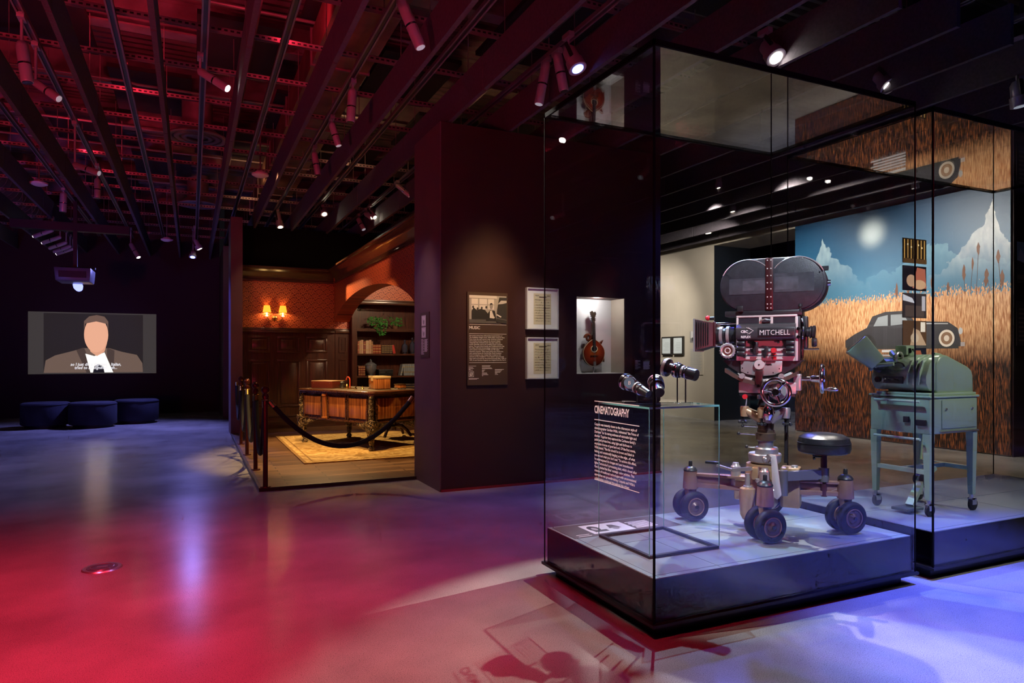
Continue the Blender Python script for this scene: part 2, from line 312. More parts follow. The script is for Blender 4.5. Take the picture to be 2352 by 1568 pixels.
M_BRASS = mat('brass', (.62, .4, .14), .25, 1.)
M_ROPE = mat('black_velvet_rope', (.004, .004, .005), .8)
M_POST = mat('bronze_post', (.09, .022, .016), .3, .6)
M_VELV = mat('navy_upholstery', (.010, .011, .028), .9, noise=.3, nscale=60)

# ------------------------------------------------------------------ mesh helpers
class MB:
    def __init__(s): s.v = []; s.f = []; s.m = []; s.c = []; s.mi = 0; s.col = None
    def _add(s, vs, fs):
        o = len(s.v); s.v += [tuple(v) for v in vs]
        for f in fs: s.f.append(tuple(i + o for i in f)); s.m.append(s.mi); s.c.append(s.col)
        return s
    def box(s, x0, x1, y0, y1, z0, z1, M=None):
        vs = [Vector(p) for p in ((x0, y0, z0), (x1, y0, z0), (x1, y1, z0), (x0, y1, z0), (x0, y0, z1), (x1, y0, z1), (x1, y1, z1), (x0, y1, z1))]
        if M: vs = [M @ v for v in vs]
        return s._add(vs, [(0, 3, 2, 1), (4, 5, 6, 7), (0, 1, 5, 4), (1, 2, 6, 5), (2, 3, 7, 6), (3, 0, 4, 7)])
    def hexa(s, b, t):
        return s._add(list(b) + list(t), [(0, 3, 2, 1), (4, 5, 6, 7), (0, 1, 5, 4), (1, 2, 6, 5), (2, 3, 7, 6), (3, 0, 4, 7)])
    def bar(s, p0, p1, w, h, up=(0, 0, 1)):
        p0, p1 = Vector(p0), Vector(p1); d = (p1 - p0).normalized(); u = Vector(up)
        x = d.cross(u)
        if x.length < 1e-4: x = d.cross(Vector((1, 0, 0)))
        x.normalize(); y = x.cross(d)
        q = lambda p: [p - x * w / 2 - y * h / 2, p + x * w / 2 - y * h / 2, p + x * w / 2 + y * h / 2, p - x * w / 2 + y * h / 2]
        return s.hexa(q(p0), q(p1))
    def cyl(s, p0, p1, r0, r1=None, n=20, cap=True):
        r1 = r0 if r1 is None else r1
        return s.rev(p0, p1, [(0, r0), (1, r1)], n, cap)
    def rev(s, p0, p1, prof, n=24, cap=True):
        """revolve prof [(t, r)] along the axis p0->p1"""
        p0, p1 = Vector(p0), Vector(p1); ax = p1 - p0; d = ax.normalized()
        u = d.orthogonal().normalized(); v = d.cross(u); vs = []; fs = []
        for t, r in prof:
            c = p0 + ax * t
            for k in range(n):
                a = 2 * PI * k / n; vs.append(c + (u * math.cos(a) + v * math.sin(a)) * max(r, 1e-5))
        for j in range(len(prof) - 1):
            for k in range(n): fs.append((j * n + k, j * n + (k + 1) % n, (j + 1) * n + (k + 1) % n, (j + 1) * n + k))
        if cap: fs.append(tuple(reversed(range(n)))); fs.append(tuple(range((len(prof) - 1) * n, len(prof) * n)))
        return s._add(vs, fs)
    def tube(s, pts, r, n=10, closed=False, cap=True):
        pts = [Vector(p) for p in pts]; m = len(pts); vs = []; fs = []; prev = None
        rs = r if isinstance(r, (list, tuple)) else [r] * m
        for i, p in enumerate(pts):
            a = pts[(i - 1) % m] if (closed or i > 0) else p; b = pts[(i + 1) % m] if (closed or i < m - 1) else p
            d = (b - a).normalized()
            u = d.orthogonal().normalized() if prev is None else (prev - d * prev.dot(d)).normalized()
            prev = u; v = d.cross(u)
            for k in range(n):
                t = 2 * PI * k / n; vs.append(p + (u * math.cos(t) + v * math.sin(t)) * rs[i])
        for i in range(m if closed else m - 1):
            j = (i + 1) % m
            for k in range(n): fs.append((i * n + k, i * n + (k + 1) % n, j * n + (k + 1) % n, j * n + k))
        if cap and not closed: fs.append(tuple(reversed(range(n)))); fs.append(tuple(range((m - 1) * n, m * n)))
        return s._add(vs, fs)
    def torus(s, c, axis, R, r, n=32, k=10):
        d = Vector(axis).normalized(); u = d.orthogonal().normalized(); v = d.cross(u); c = Vector(c)
        return s.tube([c + (u * math.cos(2 * PI * i / n) + v * math.sin(2 * PI * i / n)) * R for i in range(n)], r, k, True)
    def sph(s, c, r, n=14, sc_=(1, 1, 1)):
        c = Vector(c); vs = [c + Vector((0, 0, -r * sc_[2]))]; m = n // 2
        for j in range(1, m):
            t = -PI / 2 + PI * j / m
            for k in range(n):
                a = 2 * PI * k / n; vs.append(c + Vector((math.cos(a) * math.cos(t) * r * sc_[0], math.sin(a) * math.cos(t) * r * sc_[1], math.sin(t) * r * sc_[2])))
        vs.append(c + Vector((0, 0, r * sc_[2]))); fs = []; T = len(vs) - 1
        for k in range(n): fs.append((0, 1 + (k + 1) % n, 1 + k)); fs.append((T, T - n + k, T - n + (k + 1) % n))
        for j in range(m - 2):
            for k in range(n): a = 1 + j * n; fs.append((a + k, a + (k + 1) % n, a + n + (k + 1) % n, a + n + k))
        return s._add(vs, fs)
    def prism(s, poly, axis, a, b, M=None):
        """poly of 2D points extruded along axis ('x': (y,z), 'y': (x,z), 'z': (x,y))"""
        n = len(poly)
        P = {'x': lambda p, t: Vector((t, p[0], p[1])), 'y': lambda p, t: Vector((p[0], t, p[1])), 'z': lambda p, t: Vector((p[0], p[1], t))}[axis]
        vs = [P(p, a) for p in poly] + [P(p, b) for p in poly]
        if M: vs = [M @ v for v in vs]
        return s._add(vs, [tuple(reversed(range(n))), tuple(range(n, 2 * n))] + [(i, (i + 1) % n, n + (i + 1) % n, n + i) for i in range(n)])
    def poly(s, pts): return s._add(pts, [tuple(range(len(pts)))])
    def xf(s, M):
        s.v = [tuple(M @ Vector(v)) for v in s.v]; return s
    def build(s, name, mats, parent=None, world=False, bevel=0., seg=2, smooth=35, off=None):
        me = bpy.data.meshes.new(name); vs = s.v
        o_ = off if off is not None else (parent.location if (world and parent) else None)
        if o_ is not None: vs = [(x - o_[0], y - o_[1], z - o_[2]) for x, y, z in vs]
        me.from_pydata(vs, [], s.f)
        for i, p in enumerate(me.polygons): p.material_index = s.m[i]
        if s.col is not None:
            at = me.color_attributes.new('ink', 'FLOAT_COLOR', 'CORNER')
            for i, p in enumerate(me.polygons):
                c = s.c[i] or (1, 1, 1)
                for li in p.loop_indices: at.data[li].color = tuple(c) + (1,)
        bm = bmesh.new(); bm.from_mesh(me)
        if s.col is None: bmesh.ops.recalc_face_normals(bm, faces=bm.faces)
        if bevel:
            bm.edges.ensure_lookup_table()
            es = [e for e in bm.edges if len(e.link_faces) == 2 and e.calc_face_angle(0) > .6]
            bmesh.ops.bevel(bm, geom=es, offset=bevel, segments=seg, affect='EDGES', profile=.5, clamp_overlap=True)
        bm.to_mesh(me); bm.free()
        for p in me.polygons: p.use_smooth = True
        me.set_sharp_from_angle(angle=math.radians(smooth))
        if not isinstance(mats, (list, tuple)): mats = [mats]
        for m in mats: me.materials.append(m)
        o = bpy.data.objects.new(name, me); COL.objects.link(o)
        if parent: o.parent = parent
        elif o_ is not None: o.location = o_
        return o
def tag(o, label=None, cat=None, group=None, kind=None):
    if label: o['label'] = label
    if cat: o['category'] = cat
    if group: o['group'] = group
    if kind: o['kind'] = kind
    return o
def thing(name, label, cat, loc=(0, 0, 0), group=None, rz=0):
    o = bpy.data.objects.new(name, None); COL.objects.link(o); o.location = loc; o.rotation_euler = (0, 0, rz); o.empty_display_size = .1
    return tag(o, label, cat, group)
def kids(o): return [c for c in bpy.data.objects if c.parent == o]
def copy_tree(o, parent=None):
    c = o.copy(); COL.objects.link(c); c.parent = parent
    for ch in kids(o): copy_tree(ch, c)
    return c
def struct(name, mb, m, parent=None, **k):
    o = mb.build(name, m, parent, **k)
    if not parent: o['kind'] = 'structure'
    return o
def bx(*a): return MB().box(*a)
def text_mesh(body, size, width=None, spacing=1., res=2, align='LEFT', shear=0., bold=0.):
    cu = bpy.data.curves.new('lettering', 'FONT'); cu.body = body; cu.size = size; cu.resolution_u = res
    cu.space_line = spacing; cu.align_x = align; cu.align_y = 'TOP'; cu.shear = shear; cu.offset = bold; cu.fill_mode = 'FRONT'
    o = bpy.data.objects.new('lettering', cu); COL.objects.link(o)
    dg = bpy.context.evaluated_depsgraph_get(); me = bpy.data.meshes.new_from_object(o.evaluated_get(dg))
    bpy.data.objects.remove(o); bpy.data.curves.remove(cu)
    xs = [v.co.x for v in me.vertices]
    if width and xs:
        lo, hi = min(xs), max(xs); k = width / (hi - lo)
        for v in me.vertices: v.co.x = (v.co.x - (lo if align == 'LEFT' else 0)) * k
    return me
def text(name, body, size, origin, u, v, m, parent=None, **k):
    """letters lying in the plane of u (reading direction) and v (up); origin is in parent space"""
    me = text_mesh(body, size, **k); u, v = Vector(u), Vector(v); n = u.cross(v)
    for p in me.vertices: p.co = Vector(origin) + u * p.co.x + v * p.co.y + n * p.co.z
    me.name = name; me.materials.clear(); me.materials.append(m)
    o = bpy.data.objects.new(name, me); COL.objects.link(o)
    if parent: o.parent = parent
    return o
def picture(name, w, h, shapes, origin, u, v, m, parent, bg=(.5, .5, .5), step=.0002):
    """flat print built of layered coloured areas; shapes are (colour, [(x,y)..]) in 0..1"""
    b = MB(); u, v = Vector(u), Vector(v); n = u.cross(v); O = Vector(origin)
    b.col = bg; b.poly([O, O + u * w, O + u * w + v * h, O + v * h])
    for i, (c, pts) in enumerate(shapes):
        b.col = c; b.poly([O + u * (x * w) + v * (y * h) + n * (step * (i + 1)) for x, y in pts])
    return b.build(name, m, parent)
def rect(x0, y0, x1, y1): return [(x0, y0), (x1, y0), (x1, y1), (x0, y1)]
def ell(cx, cy, rx, ry, n=18, a0=0, a1=2 * PI): return [(cx + rx * math.cos(a0 + (a1 - a0) * i / n), cy + ry * math.sin(a0 + (a1 - a0) * i / n)) for i in range(n)]

# ------------------------------------------------------------------ the room
struct('floor', bx(-7, 15, -4, 19, -.1, 0), M_FLOOR)
struct('wall_back', bx(-7, .62, 18.3, 18.5, 0, 5.3), M_DARK)
struct('wall_left', bx(-7.1, -7, -4, 18.5, 0, 5.3), M_DARK)
struct('wall_front', bx(-7, 15, -4.1, -4, 0, 5.3), M_DARK)
struct('wall_passage', bx(.62, .74, 16.02, 18.5, 0, 3.75), M_PANELB)
struct('wall_passage_end', bx(.74, 5.2, 18.2, 18.4, 0, 5.3), M_DARK)
struct('wall_center', bx(2.255, 4.95, 6.47, 7.32, 0, 3.70), M_MAROON)
struct('wall_center_side', bx(2.243, 2.2545, 6.47, 7.33, 0, 3.70), M_MAROON2)
struct('baseboard_red_sheen', bx(2.25, 4.952, 6.45, 6.469, 0, .022), mat('red_sheen_trim', (.25, .012, .02), .35))  # thin strip coloured red to stand for red light reflected at the wall foot
struct('wall_study_header', bx(.62, 5.2, 13.42, 13.6, 0, 3.76), M_MATTE)
struct('wall_study_jamb', bx(.61, .80, 12.67, 13.415, 0, 3.76), M_MAROON2)
struct('wall_study_right', bx(5.2, 5.35, 7.3, 18.4, 0, 3.76), M_MATTE)
struct('wall_right', bx(10, 11, 11.25, 19, 0, 3.95), M_BEIGE)
struct('wall_right_lintel', bx(10, 11, 9.10, 11.25, 3.70, 3.95), M_BEIGE)
struct('wall_right_near', bx(10, 11, 5.46, 9.10, 0, 3.95), M_BEIGE)
struct('trim_1', bx(10.0, 11, 5.44, 5.459, 0, 3.95), M_MAROON)
struct('trim_2', bx(10.002, 11, 11.236, 11.249, 0, 3.70), mat('navy_black_paint', (.008, .01, .015), .3))
struct('trim_3', bx(10.002, 11, 9.101, 9.112, 0, 3.70), M_BLACK)
struct('wall_right_beyond', bx(13.4, 13.5, 4, 19, 0, 5.3), mat('dark_blue_room', (.012, .016, .03), .5))
struct('wall_right_end', bx(5.3, 15, 18.9, 19, 0, 5.3), M_DARK)
struct('wall_right_front', bx(14.9, 15, -4, 19, 0, 5.3), M_DARK)

words = ['first', 'second', 'third', 'fourth', 'fifth', 'sixth', 'seventh', 'eighth', 'ninth', 'tenth', 'eleventh', 'twelfth', 'thirteenth', 'fourteenth', 'fifteenth', 'sixteenth', 'seventeenth', 'eighteenth', 'nineteenth', 'twentieth', 'twenty-first', 'twenty-second', 'twenty-third']
# corrugated deck ceiling
b = MB(); pitch = .15; n = int(22 / pitch)
for i in range(n):
    y = -4 + i * pitch
    b.prism([(y, 5.22), (y + .05, 5.22), (y + .075, 5.16), (y + .125, 5.16), (y + .15, 5.22), (y + .15, 5.3), (y, 5.3)], 'x', -7, 15)
struct('ceiling', b, M_DECK)
# rolled steel beams and purlins under the deck
for i, y in enumerate([1.2, 4.6, 6.4, 8.2, 10.0, 11.8, 13.6, 15.4, 17.2]):
    b = MB(); b.box(-7, 9.9, y - .09, y + .09, 4.80, 4.82); b.box(-7, 9.9, y - .008, y + .008, 4.82, 5.14); b.box(-7, 9.9, y - .09, y + .09, 5.14, 5.16)
    tag(b.build('ceiling_beam', M_STEEL, off=(0, y, 4.8)), 'rusty red lit steel beam crossing under the corrugated deck', 'beam', 'steel beams under the deck')
for i, x in enumerate([-4.4, -2.0, .55, 3.2, 6.4]):
    b = MB(); b.cyl((x, -3.5, 4.62), (x, 18.0, 4.62), .045 + .03 * (i % 2), n=14)
    for y in range(-3, 18, 3): b.cyl((x, y, 4.62), (x, y, 4.8), .006, n=6)
    tag(b.build('sprinkler_pipe', M_STEEL, off=(x, 0, 4.62)), 'red lit service pipe running lengthwise above the baffles, %s from the left' % ('first', 'second', 'third', 'fourth', 'fifth')[i], 'pipe', 'service pipes above the baffles')
# round air duct with spiral seams
b = MB(); b.cyl((-3.155, -3, 4.48), (-3.155, 17.9, 4.48), .25, n=28)
for k in range(70): b.torus((-3.155, -2.9 + k * .3, 4.48), (0, 1, 0), .251, .006, 28, 5)
tag(b.build('air_duct', mat('galvanised_duct', (.3, .27, .27), .4, .5, noise=.2), off=(-3.155, 0, 4.48)), 'large round galvanised duct running along the left ceiling', 'duct')

# dark boards added to give the deck dark patches, cross conduits and a boxed duct
rb = random.Random(21)
for gx in range(7):
    for gy in range(7):
        if (gx + gy) % 2 or rb.random() < .15: continue
        o = bx(-.45, .45, -.75, .75, 0, .05).build('dark_patch_board', mat('black_board', (.012, .009, .009), .8)); o.location = (-1.4 + gx * .95, 4.6 + gy * 1.8, 4.75)
        tag(o, 'black board added as a dark patch under the deck, %s row going away, %s column from the left' % (words[gy], words[gx]), 'board', 'black boards under the deck')
for k, y in enumerate((5.0, 6.9, 8.6, 9.4, 11.2, 12.3, 14.5)):
    b = MB(); b.tube([(-5.8, y, 4.66), (-.7, y, 4.66), (-.6, y + .06, 4.66), (2.4, y + .06, 4.66)], .017, 8)
    tag(b.build('conduit', M_STEEL, off=(0, y, 4.66)), 'thin metal conduit crossing the ceiling, %s going away' % ('first', 'second', 'third', 'fourth', 'fifth', 'sixth', 'seventh')[k], 'conduit', 'ceiling conduits')
t = thing('boxed_duct', 'rectangular metal duct above the baffles left of the centre wall', 'duct', (1.38, 9.0, 4.30))
for k in range(6): bx(-.28, .28, -5.9 + k * 2.0, -3.92 + k * 2.0, .0, .34).build('duct_section', mat('rusty_duct', (.20, .12, .08), .55, .3, noise=.4, nscale=3), t)
for k in range(7): bx(-.30, .30, -5.925 + k * 2.0, -5.895 + k * 2.0, -.02, .36).build('flange', M_STEEL, t)

# perforated strut channels
chan = MB(); chan.box(-6.9, 9.9, -.021, -.017, 0, .042); chan.box(-6.9, 9.9, .017, .021, 0, .042); chan.box(-6.9, 9.9, -.021, .021, .038, .042)
slots = MB()
for k in range(330): x = -6.85 + k * .05; slots.box(x, x + .028, -.0216, -.0209, .012, .028)
root = thing('strut_channel', 'perforated metal strut channel crossing above the baffles, nearest the camera', 'channel', (0, 1.6, 4.10), 'strut channels above the baffles')
chan.build('channel_body', mat('strut_metal', (.33, .27, .27), .4, .6), root); slots.build('slots', M_BLACK, root)['kind'] = 'stuff'
for i, y in enumerate([2.6, 3.6, 4.6, 5.4, 6.3, 7.2, 8.1, 9.0, 9.9, 10.8, 11.8, 12.8, 13.8, 15.0, 16.2, 17.3]):
    c = copy_tree(root); c.location = (0, y, 4.10); c['label'] = 'perforated metal strut channel crossing above the baffles, %s going away from the camera' % words[i + 1]

# felt baffles: rows of panels, joints every 2.53 m
BX = [-4.79, -4.14, -3.48, -2.83, -2.18, -1.53, -.89, -.25, .40, 1.05, 1.71, 2.36, 3.03, 3.70, 4.36, 4.99, 5.64, 6.30, 6.95, 7.60, 8.30, 8.95, 9.6]
JY = [-1.99, .54, 3.07, 5.60, 8.12, 10.65, 13.17, 15.70, 18.22]
pan = bx(-.02, .02, .008, 2.515, 0, .31)
hang = MB().cyl((0, 0, .31), (0, 0, .95), .004, n=6)
pan_m = pan.build('panel', M_BAFFLE); hang_m = hang.build('hanger_rod', M_STEEL)
PM, HM = pan_m.data, hang_m.data; bpy.data.objects.remove(pan_m); bpy.data.objects.remove(hang_m)
for i, x in enumerate(BX):
    r = thing('ceiling_baffle', 'long dark felt ceiling baffle, %s row counted from the left' % words[i], 'baffle', (x, 0, 3.72), 'felt ceiling baffles')
    for y in JY[:-1]:
        if x > 4.2 and y < 3: continue
        o = bpy.data.objects.new('panel', PM); COL.objects.link(o); o.parent = r; o.location = (0, y, 0)
        for yy in (.4, 2.1): o2 = bpy.data.objects.new('hanger_rod', HM); COL.objects.link(o2); o2.parent = o; o2.location = (0, yy, 0)
# lighting tracks
TX = [-3.15, -1.85, -1.21, -.57, .10, .72, 1.40, 2.05, 2.90, 4.03, 5.31, 5.97, 7.25, 8.6, 9.25]
root = thing('lighting_track', 'twin rail lighting track between the baffles', 'track', (TX[0], 2.2, 4.03), 'twin rail lighting tracks')
for a in (-.03, .016): bx(a, a + .014, 0, 15.5, 0, .035).build('rail', M_RAIL, root)
bx(-.016, .016, 0, 15.5, .012, .033).build('groove', M_RAILB, root)
for k in range(7): MB().cyl((0, 1 + k * 2.2, .033), (0, 1 + k * 2.2, .18), .006, n=6).build('hanger_rod', M_STEEL, root)
for k, x in enumerate(TX):
    c = root if k == 0 else copy_tree(root)
    c.location = (x, 2.2, 4.03); c['label'] = 'twin rail lighting track between the baffles, %s from the left' % words[k]

# spotlights
def fixture(rear, lens, label, kind='tube', lit='off', r=None, group='track spotlights', track=4.03):
    A, B = Vector(rear), Vector(lens); d = (B - A).normalized(); L = (B - A).length
    t = thing('spotlight', label, 'spotlight', tuple(A), group); O = A
    loc = lambda p: tuple(Vector(p) - O)
    r = r or .043
    top = Vector((A.x, A.y, track))
    if track - A.z > .03:
        m = MB(); m.box(-.025, .025, -.06, .06, track - A.z - .03, track - A.z + .01); m.cyl((0, 0, .0), (0, 0, track - A.z), .011, n=10)
        m.build('track_adaptor', M_FIX, t)
    body = MB()
    if kind == 'tube':
        body.rev(loc(A - d * .02), loc(B), [(0, r * .5), (.06, r * .9), (.12, r), (.97, r), (1, r * .92)], 24)
        body.build('housing', M_FIX, t)
        ring = MB(); p = A + d * L * .5; ring.rev(loc(p), loc(p + d * .014), [(0, r * 1.03), (1, r * 1.03)], 24); ring.build('trim_ring', M_CHROME, t)
    elif kind == 'par':
        body.rev(loc(A), loc(B), [(0, r * .6), (.15, r * .95), (.6, r), (.62, r * 1.18), (1, r * 1.25)], 24); body.build('housing', M_FIX, t)
        y = MB(); s_ = d.orthogonal().normalized(); y.bar(loc(A + s_ * r * 1.2), loc(A + d * L * .6 + s_ * r * 1.2), .012, .03); y.build('yoke', M_RAILB, t)
    else:
        body.rev(loc(A), loc(B), [(0, r), (.6, r), (.62, r * 1.1), (1, r * 1.1)], 24); body.build('housing', M_FIX, t)
    lens_ = MB(); lens_.rev(loc(B - d * .004), loc(B + d * .004), [(0, r * .8), (1, r * .78)], 20)
    lens_.build('lens', {'off': M_LAMPOFF, 'on': M_LAMP, 'warm': M_LAMPW, 'blue': M_LAMPB, 'dark': M_RAILB}[lit], t)
    return t
FX = [
    ((-1.21, 6.50, 3.81), (-1.17, 6.49, 3.51), 'upright red lit tube spotlight near the upper left corner', 'tube', 'dark', .045),
    ((-1.21, 7.04, 3.70), (-1.03, 6.95, 3.56), 'tilted tube spotlight just below the upright one at upper left', 'tube', 'off', .036),
    ((0.07, 6.68, 3.89), (.29, 6.56, 3.73), 'tilted tube spotlight with a bright lens beside the round air diffuser', 'tube', 'on', .037),
    ((-1.21, 9.21, 3.55), (-.96, 9.09, 3.45), 'slanting tube spotlight above the smoke detector on the left', 'tube', 'off', .036),
    ((-1.19, 11.09, 3.82), (-1.19, 11.08, 3.56), 'small upright tube spotlight farther along the left track', 'tube', 'dark', .04),
    ((1.42, 4.97, 4.0), (1.55, 4.91, 3.66), 'long pink lit tube spotlight at top middle nearest the camera', 'tube', 'off', .043),
    ((1.42, 6.68, 3.94), (1.40, 6.68, 3.63), 'upright red lit tube spotlight on the track left of the centre wall', 'tube', 'dark', .043),
    ((1.42, 7.77, 3.95), (1.49, 7.74, 3.71), 'tilted tube spotlight with pale lens, between two upright ones', 'tube', 'off', .038),
    ((1.42, 8.97, 3.95), (1.46, 8.95, 3.67), 'dark red tube spotlight farther along above the study', 'tube', 'dark', .04),
    ((2.85, 10.22, 3.98), (3.03, 10.13, 3.81), 'tilted spotlight with a bright lens beside the top of the centre wall', 'tube', 'warm', .036),
    ((-1.15, 16.3, 3.7), (-1.0, 16.2, 3.42), 'small tilted spotlight at the far end of the left track', 'tube', 'on', .045),
    ((.06, 15.5, 3.75), (.15, 15.5, 3.57), 'small bright spotlight at the far end above the screen wall', 'par', 'on', .06),
    ((.03, 15.8, 3.55), (.02, 15.75, 3.43), 'little blue lamp hanging below the far bright spotlight', 'par', 'blue', .06),
    ((-1.85, 12.91, 3.95), (-1.86, 12.91, 3.66), 'upright dark tube spotlight above the projector', 'tube', 'dark', .05),
    ((2.90, 5.45, 4.0), (2.84, 5.48, 3.63), 'pink lit tube spotlight, left of the pair beside the glass case', 'tube', 'off', .043),
    ((2.90, 5.25, 4.0), (2.96, 5.23, 3.68), 'tube spotlight with blue lit tip, right of the pair beside the glass case', 'tube', 'dark', .043),
    ((2.84, 4.95, 3.92), (2.88, 4.86, 3.72), 'short par lamp glowing blue beside the pair of tube spotlights', 'par', 'blue', .062),
    ((3.08, 4.05, 4.0), (3.09, 4.04, 3.79), 'tube spotlight with pale lens right above the near corner of the case', 'tube', 'off', .05),
    ((6.30, 3.40, 3.67), (6.33, 3.39, 3.46), 'stubby spotlight at the right edge of the picture', 'par', 'off', .06),
    ((1.42, 13.1, 4.0), (1.46, 13.0, 3.70), 'bright spotlight at the left above the black study header', 'par', 'warm', .05),
    ((2.10, 12.41, 4.0), (2.12, 12.30, 3.86), 'bright spotlight in the middle above the study header', 'par', 'warm', .05),
    ((2.85, 12.9, 3.95), (2.93, 12.8, 3.74), 'bluish spotlight over the study cornice', 'tube', 'off', .045),
    ((2.85, 12.36, 3.95), (2.96, 12.25, 3.88), 'bright spotlight in the cluster over the study cornice', 'par', 'warm', .05),
    ((2.85, 12.0, 3.93), (2.92, 11.9, 3.80), 'small bright spotlight beside the cluster over the cornice', 'par', 'warm', .04),
    ((4.27, 4.20, 3.92), (4.27, 4.08, 3.76), 'brilliant white spotlight over the middle of the camera case', 'par', 'on', .065),
    ((5.66, 4.22, 3.92), (5.66, 4.10, 3.77), 'brilliant white spotlight over the right hand case', 'par', 'on', .065),
    ((7.20, 8.32, 4.0), (7.11, 8.36, 3.81), 'tilted spotlight with glinting lens seen through the camera case', 'tube', 'on', .045),
    ((6.99, 7.70, 4.0), (6.99, 7.70, 3.80), 'white can downlight seen through the case, upper one', 'can', 'warm', .085),
    ((8.33, 8.86, 4.0), (8.33, 8.86, 3.80), 'white can downlight seen through the case, middle one', 'can', 'warm', .085),
    ((9.25, 10.6, 4.0), (9.25, 10.6, 3.80), 'white can downlight beside the beige wall top', 'can', 'warm', .085),
    ((9.2, 6.3, 4.0), (9.25, 6.3, 3.72), 'grey tube spotlight above the reed field mural', 'tube', 'dark', .05),
    ((9.2, 4.6, 4.0), (9.25, 4.7, 3.75), 'white can spotlight above the right end of the mural', 'can', 'off', .07),
]
for a in FX: fixture(a[0], a[1], a[2], a[3], a[4], a[5])
# rack of five slim spotlights by the projector
for i, (y, wd) in enumerate(((14.14, 'nearest'), (14.9, 'second'), (15.56, 'middle'), (16.04, 'fourth'), (16.36, 'farthest'))):
    fixture((-2.17, y - .13, 3.53), (-2.46, y, 3.42), 'slim spotlight over the projector, %s of the five in the rack' % wd, 'tube', 'on' if i in (0, 1, 4) else 'off', .035, 'rack of slim spotlights by the projector', 3.75)
# round diffusers and smoke detectors
for (x, y, z, wd) in ((.07, 10.0, 4.26, 'nearer'), (.11, 14.4, 4.26, 'farther')):
    t = thing('air_diffuser', '%s round ceiling air diffuser with concentric rings' % wd, 'diffuser', (x, y, z), 'round air diffusers')
    for R in (.34, .25, .16): MB().torus((0, 0, 0), (0, 0, 1), R, .035, 40, 8).xf(Matrix.Diagonal((1, 1, .5, 1))).build('ring', M_STEEL, t)
    MB().cyl((0, 0, .12), (0, 0, 4.8 - z), .19, n=24).build('neck', M_STEEL, t); MB().cyl((0, 0, .02), (0, 0, .12), .33, .2, 36).build('cone', M_STEEL, t)
for (x, y, z, wd) in ((-1.99, 11.8, 3.84, 'left one'), (.86, 10.02, 3.86, 'one near the study'), (-.45, 15.4, 3.7, 'far one')):
    t = thing('smoke_detector', 'round smoke detector hanging on a rod, %s' % wd, 'smoke detector', (x, y, z), 'hanging smoke detectors')
    MB().rev((0, 0, -.03), (0, 0, .05), [(0, .06), (.3, .11), (.55, .115), (.6, .07), (1, .06)], 28).build('head', mat('detector_plastic', (.7, .6, .6), .5), t)
    MB().cyl((0, 0, .05), (0, 0, 4.80 - z), .010, n=10).build('rod', M_STEEL, t)
b = MB(); pts = [(-2.75 + .08 * math.sin(t * 3), 10.6 + .1 * math.cos(t * 2.1), 4.2 - t * .14) for t in [k * .25 for k in range(13)]]
pts += [(-2.75 + .09 * math.cos(t), 10.6, 3.75 + .09 * math.sin(t)) for t in [k * .6 for k in range(12)]]
tag(b.tube(pts, .008, 6).build('hanging_cable', mat('red_cable', (.35, .05, .03), .5)), 'thin red cable looped below the ceiling at far left', 'cable')

# projector on its mount
t = thing('projector', 'dark boxy video projector hung from the ceiling before the screen wall', 'projector', (-1.82, 13.9, 2.6))
MB().hexa([(-.25, -.3, .03), (.25, -.3, .03), (.25, .28, .03), (-.25, .28, .03)], [(-.27, -.32, .26), (.27, -.32, .26), (.27, .3, .26), (-.27, .3, .26)]).build('housing', mat('projector_shell', (.10, .10, .13), .35), t, bevel=.02)
bx(-.2, .2, -.322, -.312, .09, .2).build('vent_panel', M_BLACK, t)
MB().rev((0, .24, .02), (0, .42, -.03), [(0, .07), (.5, .075), (1, .06)], 24).build('lens', mat('projector_lens', (.2, .25, .9), .1, emit=(.3, .35, 1), estr=2.), t)
bx(-.3, .3, -.05, .05, .27, .30).build('mount_bracket', M_BLACK, t); bx(-.03, .03, -.03, .03, .3, 1.5).build('drop_pole', M_BLACK, t)
tag(MB().box(-2.75, -1.0, 13.86, 14.0, 3.52, 3.66).build('mounting_beam', M_BLACK, off=(-1.8, 13.9, 3.52)), 'thick black beam carrying the projector pole', 'beam')

# projected picture: a plain seated figure in a suit (generic), with the caption
t = thing('projection_screen', 'wide dark film picture projected on the back wall with white caption', 'screen', (-3.29, 18.298, .96))
W_, H_ = 2.53, 1.40
shp = [((.012, .010, .009), rect(.115, .02, .89, .98)),
       ((.10, .066, .05), [(.115, .02), (.13, .22), (.2, .30), (.33, .37), (.42, .42), (.62, .42), (.72, .36), (.84, .31), (.885, .17), (.89, .02)]),
       ((.045, .03, .024), [(.36, .39), (.42, .43), (.5, .02), (.44, .02)]), ((.045, .03, .024), [(.6, .43), (.66, .38), (.65, .02), (.6, .02)]),
       ((.72, .70, .66), [(.43, .33), (.5, .29), (.58, .35), (.65, .02), (.47, .02)]), ((.006, .006, .008), [(.5, .12), (.53, .16), (.57, .12), (.58, .02), (.49, .02)]),
       ((.50, .24, .15), [(.47, .36), (.52, .29), (.58, .36), (.6, .5), (.45, .5)]),
       ((.56, .28, .18), ell(.515, .64, .095, .29, 28)), ((.10, .06, .045), [(.42, .70), (.42, .86), (.46, .94), (.52, .965), (.58, .94), (.61, .86), (.61, .70), (.6, .82), (.515, .86), (.43, .82)])]
picture('picture', W_, H_, shp, (0, -.002, 0), (1, 0, 0), (0, 0, 1), M_SCREEN, t, bg=(.030, .026, .024))
m_cap = mat('caption_white', (.9, .9, .9), .5, emit=(.9, .9, .9), estr=.9)
text('caption', 'so I just did a dignified... Italian,', .095, (1.3, -.006, .26), (1, 0, 0), (0, 0, 1), m_cap, t, align='CENTER', width=1.0, shear=.2, bold=.002)
